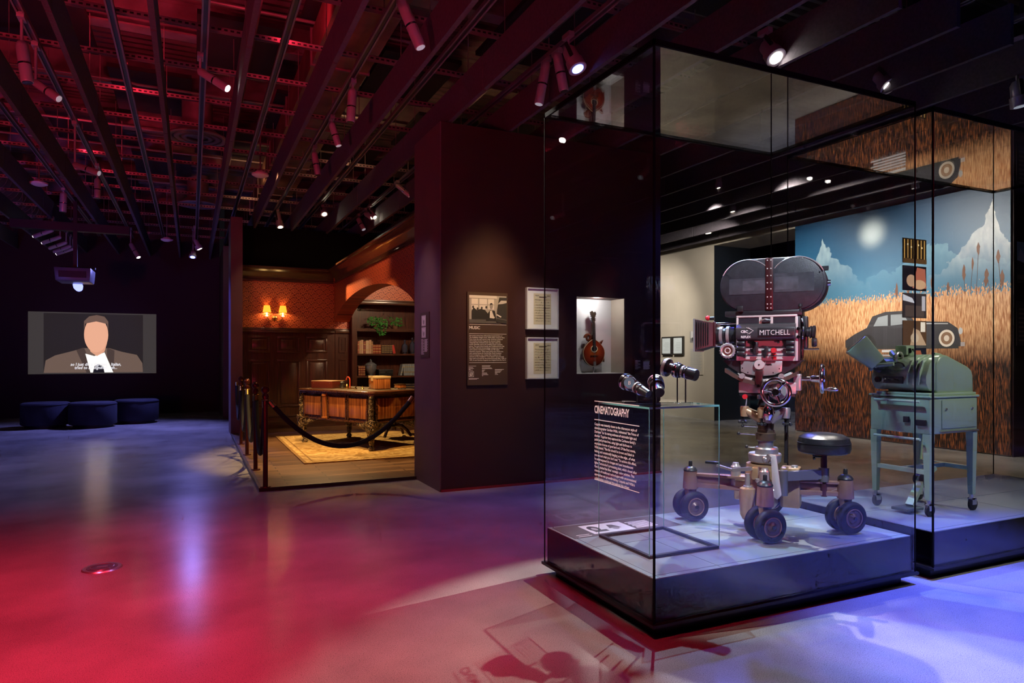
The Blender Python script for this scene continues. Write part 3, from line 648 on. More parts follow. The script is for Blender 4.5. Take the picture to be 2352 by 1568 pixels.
text('caption', 'tried to be dignified... uh...', .095, (1.3, -.006, .185), (1, 0, 0), (0, 0, 1), m_cap, t, align='CENTER', width=.84, shear=.2, bold=.002)

# ottomans
def ottoman(x, y, label):
    t = thing('ottoman', label, 'ottoman', (x, y, 0), 'round navy ottomans')
    R = .405
    MB().rev((0, 0, .06), (0, 0, .48), [(0, R * .97), (.05, R), (.9, R), (.97, R * .97), (1, R * .9), (1.0, .02)], 40, True).build('cushion_drum', M_VELV, t)
    MB().torus((0, 0, .445), (0, 0, 1), R, .008, 40, 6).build('piping', M_VELV, t)
    MB().cyl((0, 0, 0), (0, 0, .06), R * .82, n=32).build('base', M_BLACK, t)
ottoman(-2.52, 15.58, 'round dark navy ottoman, left of the three facing the screen')
ottoman(-1.72, 15.35, 'round dark navy ottoman, middle of the three facing the screen')
ottoman(-1.02, 15.95, 'round dark navy ottoman, right of the three facing the screen')

# floor drain cover
t = thing('floor_box', 'round metal floor box cover set in the red lit concrete', 'floor cover', (-.517, 5.06, 0))
MB().rev((0, 0, 0), (0, 0, .008), [(0, .115), (1, .108)], 40).build('rim', M_SILVER, t)
MB().rev((0, 0, .0075), (0, 0, .010), [(0, .088), (1, .086)], 40).build('lid', mat('lid_metal', (.2, .17, .2), .35, .7), t)
MB().box(-.03, .03, -.012, .012, .0095, .0112).build('finger_plate', M_SILVER, t)
MB().torus((0, 0, .0095), (0, 0, 1), .066, .004, 36, 6).build('ring', M_SILVER, t)

# ------------------------------------------------------------------ glass cases
def pane(name, x0, x1, y0, y1, z0, z1, root, m=M_GLASS):
    return bx(x0, x1, y0, y1, z0, z1).build(name, m, root, world=True)
def glass_case(x0, x1, y0, y1, label, name='display_case', zt=2.845):
    t = thing(name, label, 'display case', ((x0 + x1) / 2, (y0 + y1) / 2, 0)); g = .012
    bx(x0 + .055, x1 - .055, y0 + .055, y1 - .055, 0, .062).build('toe_kick', M_BLACK, t, world=True)
    bx(x0 - .012, x1 + .012, y0 - .012, y1 + .012, .062, .078).build('lower_frame', M_BLACK, t, world=True)
    bx(x0 + .016, x1 - .016, y0 + .016, y1 - .016, .078, .285).build('plinth', M_PLINTH, t, world=True)
    pane('front_pane', x0 + g, x1 - g, y0, y0 + g, .08, zt, t); pane('back_pane', x0 + g, x1 - g, y1 - g, y1, .08, zt, t)
    pane('side_pane', x0, x0 + g, y0 + g, y1 - g, .08, zt, t); pane('side_pane', x1 - g, x1, y0 + g, y1 - g, .08, zt, t)
    pane('top_pane', x0 + .002, x1 - .002, y0 + .002, y1 - .002, zt, zt + .014, t, M_GLASST)
    e = .006
    for (cx, cy) in ((x0, y0), (x1, y0), (x0, y1), (x1, y1)):
        k = .009 if (cy == y0 and cx == x0) else e
        bx(cx - k if cx == x1 else cx, cx + k if cx == x0 else cx, cy if cy == y0 else cy - k, cy + k if cy == y0 else cy, .078, zt).build('corner_seal', M_SEAL, t, world=True)
    for a in ((x0, x1, y0, y0 + .012), (x0, x1, y1 - .012, y1), (x0, x0 + .012, y0, y1), (x1 - .012, x1, y0, y1)):
        bx(a[0], a[1], a[2], a[3], zt - .012, zt + .016).build('top_seal', M_SEAL, t, world=True)
    return t
case1 = glass_case(1.985, 3.885, 2.645, 3.76, 'tall frameless glass case holding the movie camera on its dolly')
case2 = glass_case(4.045, 6.6, 2.645, 3.76, 'second tall glass case at right holding the green editing machine', 'display_case')
# deck boards on the plinths, joints left open
def deck(root, xs, ys, z0, z1):
    for i in range(len(xs) - 1):
        for j in range(len(ys) - 1):
            bx(xs[i] + .002, xs[i + 1] - .002, ys[j] + .002, ys[j + 1] - .002, z0, z1).build('deck_board', M_DECKW, root, world=True)
deck(case1, (2.0, 2.035, 2.42, 3.86), (2.66, 2.70, 3.25, 3.745), .285, .29)
deck(case2, (4.06, 4.08, 5.2, 6.58), (2.66, 2.70, 3.2, 3.745), .285, .29)
# vinyl lettering on the side pane
tt = [('CINEMATOGRAPHY', .052, 1.092, .33)]
ux, vz = (0, -1, 0), (0, 0, 1); px_ = 1.9835; cl = case1.location
def on_pane(y, z): return (px_ - cl.x, y - cl.y, z - cl.z)
text('title_lettering', 'CINEMATOGRAPHY', .058, on_pane(3.17, 1.092), ux, vz, M_TEXT, case1, width=.325, bold=.0012)
BODY = ('Coppola was instantly drawn to the chiaroscuro style of\ncinematographer Gordon Willis, nicknamed "the Prince of\nDarkness" for his daring embrace of minimalist light and\nshadow. Together they captured the Corleone family\'s\npublic and private lives, using light and darkness to\nemphasize themes of good and evil. Of the first movie,\nWillis stated, "The film should be brown and black in\nfeeling, and occasionally hanging on the edge....of what\nyou see and what you don\'t see." To achieve this effect,\nhe underexposed the images and used incandescent\nlights. Technicolor\'s processing plant, which closed after\nPart II, yielded the films\' nostalgic color palettes. This\nmixture of traditional technologies with unconventional\napproaches was groundbreaking. Coppola and Willis\'s\ncollaboration continued throughout the trilogy.')
text('body_lettering', BODY, .0185, on_pane(3.17, .995), ux, vz, M_TEXT, case1, width=.405, spacing=1.13, bold=.0004)
for z in (1.108, 1.008, .683):
    bx(1.983, 1.9845, 2.76, 3.17, z, z + .0035).build('rule_line', M_TEXT, case1, world=True)
# film stills on the back pane of the second case
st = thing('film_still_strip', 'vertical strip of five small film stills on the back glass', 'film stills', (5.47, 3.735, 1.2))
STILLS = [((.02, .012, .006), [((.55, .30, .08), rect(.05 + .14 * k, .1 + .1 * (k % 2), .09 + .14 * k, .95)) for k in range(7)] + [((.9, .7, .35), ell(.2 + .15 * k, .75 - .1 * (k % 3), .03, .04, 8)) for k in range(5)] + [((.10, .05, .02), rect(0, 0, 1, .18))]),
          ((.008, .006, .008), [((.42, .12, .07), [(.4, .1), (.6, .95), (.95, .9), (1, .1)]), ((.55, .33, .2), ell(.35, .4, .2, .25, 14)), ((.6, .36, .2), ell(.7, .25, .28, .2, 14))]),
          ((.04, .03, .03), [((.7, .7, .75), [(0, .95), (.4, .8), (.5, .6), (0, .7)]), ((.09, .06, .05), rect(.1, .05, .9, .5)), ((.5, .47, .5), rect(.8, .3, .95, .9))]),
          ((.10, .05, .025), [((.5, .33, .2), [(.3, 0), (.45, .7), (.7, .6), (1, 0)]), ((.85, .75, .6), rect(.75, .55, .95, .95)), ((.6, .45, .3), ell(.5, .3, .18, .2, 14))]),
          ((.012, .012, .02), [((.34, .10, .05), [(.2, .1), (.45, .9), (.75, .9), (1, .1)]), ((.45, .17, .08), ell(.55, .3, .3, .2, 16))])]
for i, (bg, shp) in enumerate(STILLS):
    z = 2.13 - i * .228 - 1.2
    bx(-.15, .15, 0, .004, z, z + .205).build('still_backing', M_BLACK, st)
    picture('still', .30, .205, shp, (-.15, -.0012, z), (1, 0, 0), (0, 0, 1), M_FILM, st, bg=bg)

# glass riser with black base frame
t = thing('glass_riser', 'square glass riser on a black base frame inside the camera case', 'riser', (2.405, 3.175, .29))
x0, x1, y0, y1, zt = 2.17, 2.64, 2.93, 3.42, 1.085
for a in ((x0, x1, y0, y0 + .022), (x0, x1, y1 - .022, y1), (x0, x0 + .022, y0 + .022, y1 - .022), (x1 - .022, x1, y0 + .022, y1 - .022)):
    bx(a[0], a[1], a[2], a[3], .290, .305).build('base_frame', M_BLACK, t, world=True)
for a in ((x0, x1, y0, y0 + .006), (x0, x1, y1 - .006, y1), (x0, x0 + .006, y0 + .006, y1 - .006), (x1 - .006, x1, y0 + .006, y1 - .006)):
    bx(a[0], a[1], a[2], a[3], .305, zt - .01).build('side_pane', M_TINT, t, world=True)
bx(x0, x1, y0, y1, zt - .01, zt).build('top_pane', M_TINT, t, world=True)
for a in ((x0 - .001, x1 + .001, y0 - .0015, y0), (x0 - .0015, x0, y0, y1), (x1, x1 + .0015, y0, y1)):
    bx(a[0], a[1], a[2], a[3], zt - .010, zt).build('polished_edge', M_EDGE, t, world=True)
for (cx, cy) in ((x0, y0), (x1, y0), (x0, y1), (x1, y1)):
    bx(cx - .0018, cx + .0018, cy - .0018, cy + .0018, .305, zt - .01).build('corner_edge', M_EDGE, t, world=True)
MB().rev((2.40, 3.17, zt), (2.40, 3.17, zt + .012), [(0, .2), (.8, .2), (1, .195)], 48).build('round_disc', glass_mat('disc_glass', (.95, .96, .97), 1.3), t, world=True)
# printed label on the case floor
t = thing('floor_label', 'printed label with camera drawings lying on the case floor', 'label', (2.25, 3.58, .2905))
bx(2.02, 2.80, 3.44, 3.72, .2905, .2915).build('label_sheet', mat('grey_label', (.10, .09, .09), .5), t, world=True)
shp = [((.05, .05, .05), ell(.2, .55, .13, .3, 16)), ((.4, .4, .4), ell(.2, .5, .06, .16, 12)), ((.08, .08, .08), rect(.1, .15, .42, .35)), ((.12, .12, .12), [(.52, .4), (.6, .8), (.72, .75), (.8, .35)]), ((.3, .3, .3), ell(.65, .35, .08, .14, 12))]
picture('drawing', .30, .2, shp, (2.18 - 2.25, 3.48 - 3.58, .0013), (1, 0, 0), (0, 1, 0), M_PRINT, t, bg=(.75, .76, .78))
for k in range(7): bx(2.50 + .01 * (k % 2), 2.66, 3.50 + k * .022, 3.512 + k * .022, .2915, .2919).build('text_line', M_TEXT, t, world=True)
for k in range(2): bx(2.06, 2.15, 3.46 + k * .03, 3.468 + k * .03, .2915, .2919).build('text_line', M_TEXT, t, world=True)

# ------------------------------------------------------------------ centre wall exhibits
for o in [o for o in bpy.data.objects if o.name == 'wall_center']: bpy.data.objects.remove(o)
b = MB(); b.box(2.255, 3.82, 6.47, 7.32, 0, 3.70); b.box(4.45, 4.95, 6.47, 7.32, 0, 3.70); b.box(3.82, 4.45, 6.47, 7.32, 0, 1.16); b.box(3.82, 4.45, 6.47, 7.32, 2.01, 3.70)
wc = struct('wall_center', b, M_MAROON)
b = MB(); b.box(3.82, 4.45, 6.74, 6.76, 1.16, 2.01)
b.build('niche_back', mat('niche_white', (.62, .62, .64), .6), wc)
bx(4.444, 4.4499, 6.475, 6.74, 1.161, 2.009).build('niche_side', mat('niche_tan', (.40, .34, .28), .4), wc)
bx(3.821, 4.444, 6.475, 6.74, 1.16, 1.166).build('niche_floor', MATS['niche_white'], wc)
bx(3.82, 4.45, 6.473, 6.479, 1.16, 2.01).build('niche_glass', M_GLASS, wc)
point((4.13, 6.55, 1.98), 5.5, (1, .96, .9), .02, 'niche_lamp')

def wall_pt(x, z, y=6.455): return (x, y, z)
t = thing('music_panel', 'tall brown text panel headed MUSIC with a black and white photograph', 'text panel', (2.755, 6.455, 1.06))
bx(-.225, .225, 0, .014, 0, .95).build('board', M_PANELB, t)
G = lambda v: (v, v * .97, v * .96)
shp = [(G(.72), rect(0, .9, .74, 1)), (G(.25), rect(.0, .88, .72, .9))]
for x0, x1 in ((.06, .23), (.27, .47), (.50, .66)): shp += [(G(.8), rect(x0, .5, x1, .88)), (G(.3), rect(x0, .66, x1, .68))]
shp += [(G(.12), rect(.0, .0, 1, .14)), (G(.03), [(.06, .14), (.06, .44), (.12, .56), (.2, .46), (.3, .52), (.42, .48), (.5, .34), (.5, .14)])]
for x, y in ((.10, .58), (.22, .52), (.33, .55), (.45, .58)): shp.append((G(.05), ell(x, y, .025, .05, 10)))
shp += [(G(.03), [(.44, .1), (.46, .3), (.55, .48), (.68, .46), (.73, .1)]), (G(.78), [(.54, .2), (.55, .46), (.61, .47), (.68, .22), (.66, .18)]), (G(.05), [(.6, .46), (.63, .46), (.68, .24), (.66, .24)]), (G(.35), ell(.585, .62, .045, .085, 14)), (G(.02), [(.54, .62), (.55, .72), (.6, .74), (.63, .68), (.56, .68)]),
        (G(.05), [(.72, .05), (.74, .5), (.8, .95), (1, .95), (1, 0)]), (G(.6), [(.76, .7), (.85, .84), (1, .84), (1, .76), (.9, .72)]), (G(.85), [(.74, .34), (.86, .26), (.84, .22), (.72, .31)]), (G(.2), [(.74, .2), (1, .14), (1, .12), (.74, .18)])]
picture('photograph', .415, .285, shp, (-.205, -.001, .632), (1, 0, 0), (0, 0, 1), M_PRINT, t, bg=G(.45))
U, V = (1, 0, 0), (0, 0, 1)
for z in (.618, .522, .228): bx(-.205, .21, -.0012, 0, z, z + .004).build('rule_line', M_TEXT, t)
text('title_lettering', 'MUSIC', .043, (-.205, -.001, .606), U, V, M_TEXT, t, width=.118, bold=.0012)
MUS = ("Few movie scores have achieved the household fame of\nThe Godfather trilogy's music. While Italian composer Nino\nRota wrote the main scores in Italy, American composer\nand musician Carmine Coppola, the director's father,\ncomposed and conducted music that plays within the\nworld of the film, such as the wedding scene's orchestra\npieces. The score draws heavily upon traditional forms, like\nthe waltz, while also incorporating contemporary sounds,\nsuch as pieces reminiscent of 1940s and '50s Italian\nAmerican crooners. These music sheets show Rota's two\nmain musical themes for the first film. Rota's Academy\nAward nomination was revoked after revelations that\nelements of The Godfather's \"Love Theme\" had previously\nbeen used in his work for the movie Fortunella (Italy, 1958). In\n1975, he and Carmine Coppola won Original Score for Part II.")
text('body_lettering', MUS, .016, (-.205, -.001, .513), U, V, M_TEXT, t, width=.412, spacing=1.12, bold=.0004)
b = MB()
for z, x0, x1 in [(.193, -.21, -.13), (.178, -.21, -.165), (.17, -.21, -.155), (.158, -.21, -.19), (.152, -.21, -.165), (.196, -.065, .03), (.187, -.065, .025), (.173, -.065, .04), (.166, -.065, .05), (.152, -.065, -.03), (.143, -.065, -.04), (.134, -.065, -.045), (.122, -.065, -.01), (.113, -.065, -.005), (.103, -.065, .005), (.093, -.065, -.05), (.156, .08, .18), (.149, .08, .16), (.136, .08, .15), (.127, .08, .14), (.117, .08, .105), (.105, .08, .115), (.066, -.21, -.1), (.06, -.21, -.12)]:
    b.box(x0, x1, -.0012, 0, z, z + .0042)
b.build('credit_lines', M_TEXT, t)['kind'] = 'stuff'
shp = [((.05, .03, .025), rect(.08, .08, .92, .92)), ((.8, .78, .74), ell(.45, .5, .25, .35, 14)), ((.05, .03, .025), ell(.5, .55, .15, .2, 12)), ((.8, .78, .74), rect(.7, .2, .78, .85)), ((.8, .78, .74), [(.15, .15), (.3, .15), (.75, .8), (.65, .8)])]
picture('emblem', .055, .055, shp, (-.21, -.001, .085), U, V, M_PRINT, t, bg=(.8, .78, .74))

for z, lab in ((1.64, 'upper of two white framed handwritten music sheets beside the MUSIC panel'), (1.115, 'lower of two white framed handwritten music sheets beside the MUSIC panel')):
    t = thing('framed_music_sheet', lab, 'picture frame', (3.38, 6.47, z), 'framed music sheets'); h_ = .44
    b = MB()
    for a in ((-.19, .19, 0, .012), (-.19, .19, h_ - .012, h_), (-.19, -.178, .012, h_ - .012), (.178, .19, .012, h_ - .012)): b.box(a[0], a[1], -.045, -.001, a[2], a[3])
    b.build('frame', mat('frame_white', (.55, .55, .57), .5), t)
    bx(-.178, .178, -.03, -.004, .012, h_ - .012).build('mat_board', M_WHITE, t)
    random.seed(int(z * 100)); shp = []
    for k in range(9):
        y = .10 + k * .085
        for q in range(5): shp.append(((.33, .28, .16), rect(.06, y + q * .009, .94, y + q * .009 + .0022)))
        for q in range(14):
            x = .08 + random.random() * .84
            shp.append(((.08, .06, .04), ell(x, y + random.random() * .04, .012, .007, 6)))
            if random.random() < .6: shp.append(((.08, .06, .04), rect(x + .009, y, x + .012, y + .04)))
    shp += [((.06, .05, .03), rect(.3, .88, .72, .90)), ((.1, .08, .05), rect(.08, .93, .3, .942)), ((.1, .08, .05), rect(.74, .92, .92, .935))]
    picture('music_sheet', .21, .33, shp, (-.105, -.0305, .052), U, V, M_PRINT, t, bg=(.62, .55, .36), step=.00002)

# mandolin in the niche
t = thing('mandolin', 'red sunburst mandolin with a scrolled body mounted in the white niche', 'mandolin', (4.165, 6.68, 1.24)); t.rotation_euler = (0, -.03, 0); t.scale = (1.15, 1, 1.0)
def body_poly(k=1.0):
    p = []
    for i in range(40):
        a = -PI / 2 + 2 * PI * i / 40; r = .125 * k; x = r * math.cos(a); y = .155 + .155 * k * math.sin(a)
        if math.sin(a) > 0: x *= 1 - .42 * math.sin(a) ** 2.2
        p.append((x, y))
    return p
MB().prism(body_poly(), 'y', -.02, .02).build('body', mat('mandolin_back', (.10, .02, .008), .2, coat=.8), t, bevel=.006)
def sunburst():
    m, nt, bb = newmat('sunburst_top'); L = nt.links.new; tc = N(nt, 'ShaderNodeTexCoord'); cx = N(nt, 'ShaderNodeCombineXYZ'); cx.inputs[2].default_value = .17
    ds = N(nt, 'ShaderNodeVectorMath', operation='DISTANCE'); L(tc.outputs['Object'], ds.inputs[0]); L(cx.outputs[0], ds.inputs[1])
    r = N(nt, 'ShaderNodeValToRGB'); mr = N(nt, 'ShaderNodeMapRange'); mr.inputs[2].default_value = .16; L(ds.outputs['Value'], mr.inputs[0]); L(mr.outputs[0], r.inputs[0])
    e = r.color_ramp.elements; e[0].color = (.62, .15, .02, 1); e[1].color = (.045, .006, .004, 1); e.new(.5).color = (.32, .035, .01, 1)
    L(r.outputs[0], bb.inputs['Base Color']); bb.inputs['Roughness'].default_value = .15; bb.inputs['Coat Weight'].default_value = .8; return m
MB().prism(body_poly(.95), 'y', -.027, -.02).build('soundboard', sunburst(), t)
m_bind = mat('cream_binding', (.72, .55, .33), .4)
MB().tube([(x, -.021, z) for x, z in body_poly(.985)], .0028, 6, True).build('binding', m_bind, t)
b = MB(); sp = [(-.055 - .032 * math.cos(a) * (1 - a / 12), 0, .325 + .042 * math.sin(a) * (1 - a / 12)) for a in [k * .35 for k in range(22)]]
b.tube(sp, [.022 - .0006 * k for k in range(22)], 10); b.build('scroll', mat('scroll_wood', (.14, .03, .01), .2, coat=.8), t)
MB().prism([(.07, .27), (.115, .30), (.09, .25)], 'y', -.02, .015).build('point', MATS['scroll_wood'], t)
MB().prism([(.085, .09), (.12, .045), (.118, .10)], 'y', -.02, .015).build('point', MATS['scroll_wood'], t)
MB().torus((0, -.029, .20), (0, 1, 0), .036, .0045, 28, 8).build('rosette', m_bind, t)
MB().cyl((0, -.029, .20), (0, -.0265, .20), .034, n=24).build('sound_hole', M_BLACK, t)
MB().prism([(-.017, .215), (.017, .215), (.013, .50), (-.013, .50)], 'y', -.036, -.022).build('fingerboard', mat('ebony', (.012, .009, .008), .3), t)
MB().prism([(-.014, .30), (.014, .30), (.012, .50), (-.012, .50)], 'y', -.022, .004).build('neck', MATS['scroll_wood'], t)
for k in range(12): bx(-.016 + .0003 * k, .016 - .0003 * k, -.0372, -.036, .24 + k * .021, .2415 + k * .021).build('fret', M_SILVER, t)
MB().prism([(-.013, .50), (.013, .50), (.02, .53), (.016, .56), (.034, .60), (.022, .625), (.006, .612), (-.012, .635), (-.035, .62), (-.03, .59), (-.016, .565), (-.02, .53)], 'y', -.03, -.012).build('headstock', mat('headstock_black', (.03, .018, .012), .2, coat=.6), t)
for s_ in (-1, 1):
    for k in range(4): MB().cyl((s_ * .016, -.02, .53 + k * .019), (s_ * .034, -.02, .53 + k * .019), .004, n=8).build('tuning_peg', M_CHROME, t)
bx(-.045, .045, -.036, -.0275, .118, .125).build('bridge', MATS['ebony'], t)
bx(-.014, .014, -.034, -.0275, .005, .055).build('tailpiece', M_SILVER, t)
b = MB()
for k in range(4): b.cyl((-.009 + k * .006, -.0385, .05), (-.009 + k * .006, -.0385, .52), .0007, n=4)
b.build('strings', M_SILVER, t)['kind'] = 'stuff'
MB().cyl((0, -.0, -.005), (0, 0, -.075), .006, n=10).build('support_pin', M_CHROME, t)

def lines_label(name, label, cat, loc, w_, h_, u, rows, m_board, colr=M_TEXT, thick=.006, side=(0, 1, 0)):
    t = thing(name, label, cat, loc); u = Vector(u); n = u.cross(Vector(V))
    b = MB(); q = [Vector((0, 0, 0)), u * w_, u * w_ + Vector(V) * h_, Vector(V) * h_]; b.hexa([p - n * 0 for p in q], [p - n * thick for p in q]); b.build('board', m_board, t)
    b = MB()
    for x0, x1, z, th in rows: b.poly([u * x0 + Vector((0, 0, z)) + n * .0008, u * x1 + Vector((0, 0, z)) + n * .0008, u * x1 + Vector((0, 0, z + th)) + n * .0008, u * x0 + Vector((0, 0, z + th)) + n * .0008])
    o = b.build('text_lines', colr, t); o['kind'] = 'stuff'; return t
random.seed(3)
rows = [(.02, .09 - .03 * (k % 3 == 2), .125 - k * .012, .004) for k in range(9)] + [(.13, .225 - .02 * random.random(), .11 - k * .0085, .005) for k in range(11)]
lines_label('object_label', 'small printed label low on the wall right of the mandolin niche', 'label', (4.57, 6.463, 1.18), .24, .15, U, rows, M_MAROON)
t = lines_label('side_panel', 'narrow text panel with two small photographs on the end of the wall', 'text panel', (2.236, 7.10, 1.34), .31, .48, (0, -1, 0),
                [(.04, .12 + .02 * (k % 2), .19 - k * .014, .006) for k in range(12)] + [(.15, .26 - .01 * (k % 3), .19 - k * .009, .005) for k in range(15)], M_PANELB, thick=.014)
for k, z in enumerate((.335, .21)):
    picture('photograph', .15, .115, [(G(.75), rect(.1, .1, .9, .9)), (G(.35), ell(.5, .45, .2, .3, 12)), (G(.9), ell(.55, .65, .1, .14, 10))], (-.0008, -.05, z), (0, -1, 0), V, M_PRINT, t, bg=G(.55))

# ------------------------------------------------------------------ mural wall on the right
mu = bx(9.97, 9.995, 5.462, 9.08, .02, 3.72).build('wall_mural', M_MURAL); tag(mu, 'floor to ceiling mural of a reed field under a blue sky with a painted-in reflection of mountains', 'mural')
UM = (0, -1, 0)
def mural_print(name, shp_w): # shapes in wall metres (y, z)
    b = MB(); n = 0
    for c, pts in shp_w:
        n += 1; b.col = c; b.poly([(9.9685 - n * .00004, min(max(y, 5.464), 9.078), z) for y, z in pts])
    return b.build(name, M_PRINT, mu)
reeds = []
random.seed(11)
for k in range(12):
    y = [5.58, 5.60, 5.72, 5.9, 5.98, 6.06, 6.5, 6.72, 5.8, 6.3, 6.9, 7.1][k]; z = [2.72, 2.42, 2.5, 2.86, 2.66, 2.55, 2.45, 2.56, 2.40, 2.36, 2.4, 2.38][k]
    rr = random.Random(k); ln = rr.uniform(-.05, .05); w_ = rr.uniform(.014, .03); hh = rr.uniform(.07, .13)
    reeds.append(((.10, .05, .03), [(y, 2.25), (y + .006, 2.25), (y + ln + .003, z), (y + ln - .003, z)]))
    L_ = [(y + ln - w_ * math.sin(PI * q / 6) * rr.uniform(.6, 1.2), z - hh + 2 * hh * q / 6) for q in range(7)]; R_ = [(y + ln + w_ * math.sin(PI * q / 6) * rr.uniform(.6, 1.2) + .004, z - hh + 2 * hh * q / 6) for q in range(6, -1, -1)]
    reeds.append(((.17, .065, .03), L_ + R_))
mural_print('printed_reeds', reeds)
car = [((.035, .033, .04), [(8.02, 1.5), (8.02, 1.62), (7.85, 1.72), (7.62, 1.82), (7.52, 2.0), (7.3, 2.06), (6.95, 2.06), (6.82, 1.9), (6.5, 1.87), (6.3, 1.86), (6.16, 1.76), (6.1, 1.5)]),
       ((.30, .33, .36), [(7.5, 1.84), (7.42, 1.98), (7.25, 2.01), (7.25, 1.84)]), ((.30, .33, .36), [(7.2, 1.84), (7.2, 2.01), (6.98, 2.01), (6.9, 1.86)]),
       ((.42, .43, .45), [(6.9, 1.85), (6.9, 1.87), (6.3, 1.84), (6.3, 1.825)]), ((.03, .03, .03), rect(6.15, 1.47, 8.0, 1.53)),
       ((.02, .018, .018), ell(7.62, 1.54, .17, .17, 20)), ((.7, .62, .52), ell(7.62, 1.54, .1, .1, 20)), ((.03, .03, .03), ell(7.62, 1.54, .07, .07, 16)),
       ((.75, .66, .56), ell(6.32, 1.62, .115, .125, 24)), ((.25, .14, .08), ell(6.32, 1.62, .085, .092, 24)), ((.7, .6, .5), ell(6.32, 1.62, .04, .045, 14)),
       ((.6, .6, .62), ell(6.12, 1.72, .03, .05, 12)), ((.45, .4, .4), rect(6.06, 1.5, 6.12, 1.56))]
mural_print('printed_car', car)
mural_print('printed_caption', [((.35, .34, .36), rect(6.95, 1.36 - k * .045, 7.55 - .05 * (k % 2), 1.385 - k * .045)) for k in range(5)] + [((.55, .54, .56), rect(6.95, 1.42, 7.35, 1.46))])
# framed letters and text panel on the beige wall
for y, lab in ((12.97, 'dark framed letter on the beige wall, left of the pair'), (12.56, 'dark framed letter on the beige wall, right of the pair')):
    t = thing('framed_letter', lab, 'picture frame', (9.999, y, 1.39), 'framed letters on the beige wall')
    bx(-.05, -.002, -.36, 0, 0, .42).build('frame', mat('frame_dark', (.03, .027, .025), .4), t)
    bx(-.053, -.0501, -.325, -.035, .035, .385).build('letter', mat('letter_paper', (.62, .68, .70), .6), t)
    for k in range(6): bx(-.0545, -.0531, -.28, -.09 - .02 * (k % 3), .1 + k * .035, .105 + k * .035).build('text_line', mat('ink_grey', (.3, .33, .35), .6), t)
t = lines_label('text_panel', 'pale text panel with a small photograph on the beige wall', 'text panel', (9.985, 12.02, .96), .44, 1.0, UM, [(.03, .40 - .03 * (k % 3), .55 - k * .022, .008) for k in range(22)], MATS['beige_paint'], MATS['ink_grey'], thick=.012)
picture('photograph', .40, .25, [(G(.6), rect(.05, .4, .95, 1)), (G(.06), rect(.15, .15, .6, .45)), (G(.7), ell(.55, .2, .3, .15, 14)), (G(.1), rect(.55, .55, .8, .8))], (-.001, -.02, .70), UM, V, M_PRINT, t, bg=G(.2))
for z0, z1, lab, nm in ((2.35, 2.9, 'small mountain picture on the dark wall end at far right', 'wall_picture'), (1.5, 2.1, 'printed notice on the dark wall end at far right', 'wall_notice')):
    t = thing(nm, lab, 'picture', (10.05, 5.438, z0))
    bx(0, .5, -.012, 0, 0, z1 - z0).build('board', M_PANELB if nm == 'wall_notice' else M_BLACK, t)
    shp = [((.3, .45, .6), rect(0, .5, 1, 1)), ((.7, .72, .75), [(0, .5), (.15, .85), (.4, .6), (.6, .8), (1, .5)]), ((.09, .08, .04), [(0, 0), (0, .55), (.4, .48), (1, .5), (1, 0)]), ((.25, .2, .12), rect(0, .08, 1, .2))] if nm == 'wall_picture' else [((.3, .2, .17), rect(.08, .1 + k * .1, .9 - .1 * (k % 2), .14 + k * .1)) for k in range(8)]
    picture('print', .5, z1 - z0, shp, (0, -.0125, 0), U, V, M_PRINT, t, bg=(.1, .07, .06))

# ------------------------------------------------------------------ the study set
PZ = .03
struct('floor_study', bx(.64, 5.19, 7.29, 13.41, 0, PZ), M_PLANK)
b = MB(); b.box(.61, .64, 7.25, 12.66, 0, PZ + .006); b.box(.64, 2.24, 7.25, 7.29, 0, PZ + .006); struct('trim_study_edge', b, mat('edge_trim', (.03, .012, .012), .35))
YW = 13.3
ws = struct('wall_study', bx(.80, 2.48, YW, 13.418, PZ, 2.98), M_WPX)
b = MB()
def moulded_panel(x0, x1, z0, z1, y, w_=.035):
    m = MB()
    m.prism([(x0, z0), (x1, z0), (x1, z0 + w_), (x0, z0 + w_)], 'y', y - .022, y); m.prism([(x0, z1 - w_), (x1, z1 - w_), (x1, z1), (x0, z1)], 'y', y - .022, y)
    m.box(x0, x0 + w_, y - .022, y, z0 + w_, z1 - w_); m.box(x1 - w_, x1, y - .022, y, z0 + w_, z1 - w_)
    i = w_ + .03; m.box(x0 + i, x1 - i, y - .012, y, z0 + i, z1 - i)
    return m
bx(.80, 2.48, YW - .03, YW, PZ, 1.80).build('wainscot', M_MAHOG, ws)
for x0, x1 in ((.93, 1.31), (1.43, 1.84), (1.95, 2.34)):
    moulded_panel(x0, x1, 1.43, 1.73, YW - .0301).build('moulded_panel', M_MAHOG, ws, bevel=.006)
    moulded_panel(x0, x1, .42, 1.30, YW - .0301).build('moulded_panel', M_MAHOG, ws, bevel=.006)
b = MB(); b.box(.80, 2.48, YW - .075, YW, 1.80, 1.83); b.box(.80, 2.48, YW - .06, YW, 1.83, 1.86); b.box(.80, 2.48, YW - .045, YW, 1.86, 1.885); b.build('chair_rail', M_MAHOGX, ws, bevel=.006)
b = MB(); b.box(.80, 2.48, YW - .055, YW - .031, PZ, .24); b.box(.80, 2.48, YW - .065, YW - .031, .24, .265); b.build('skirting', M_MAHOGX, ws, bevel=.005)
CR = [(0, 2.74), (-.03, 2.74), (-.035, 2.77), (-.02, 2.785), (-.025, 2.83), (-.06, 2.87), (-.065, 2.89), (-.10, 2.93), (-.14, 2.955), (-.145, 2.97), (-.165, 2.975), (-.165, 3.0), (0, 3.0)]
MB().prism([(YW + p, z) for p, z in CR], 'x', .80, 2.46).build('cornice', M_MAHOGX, ws)
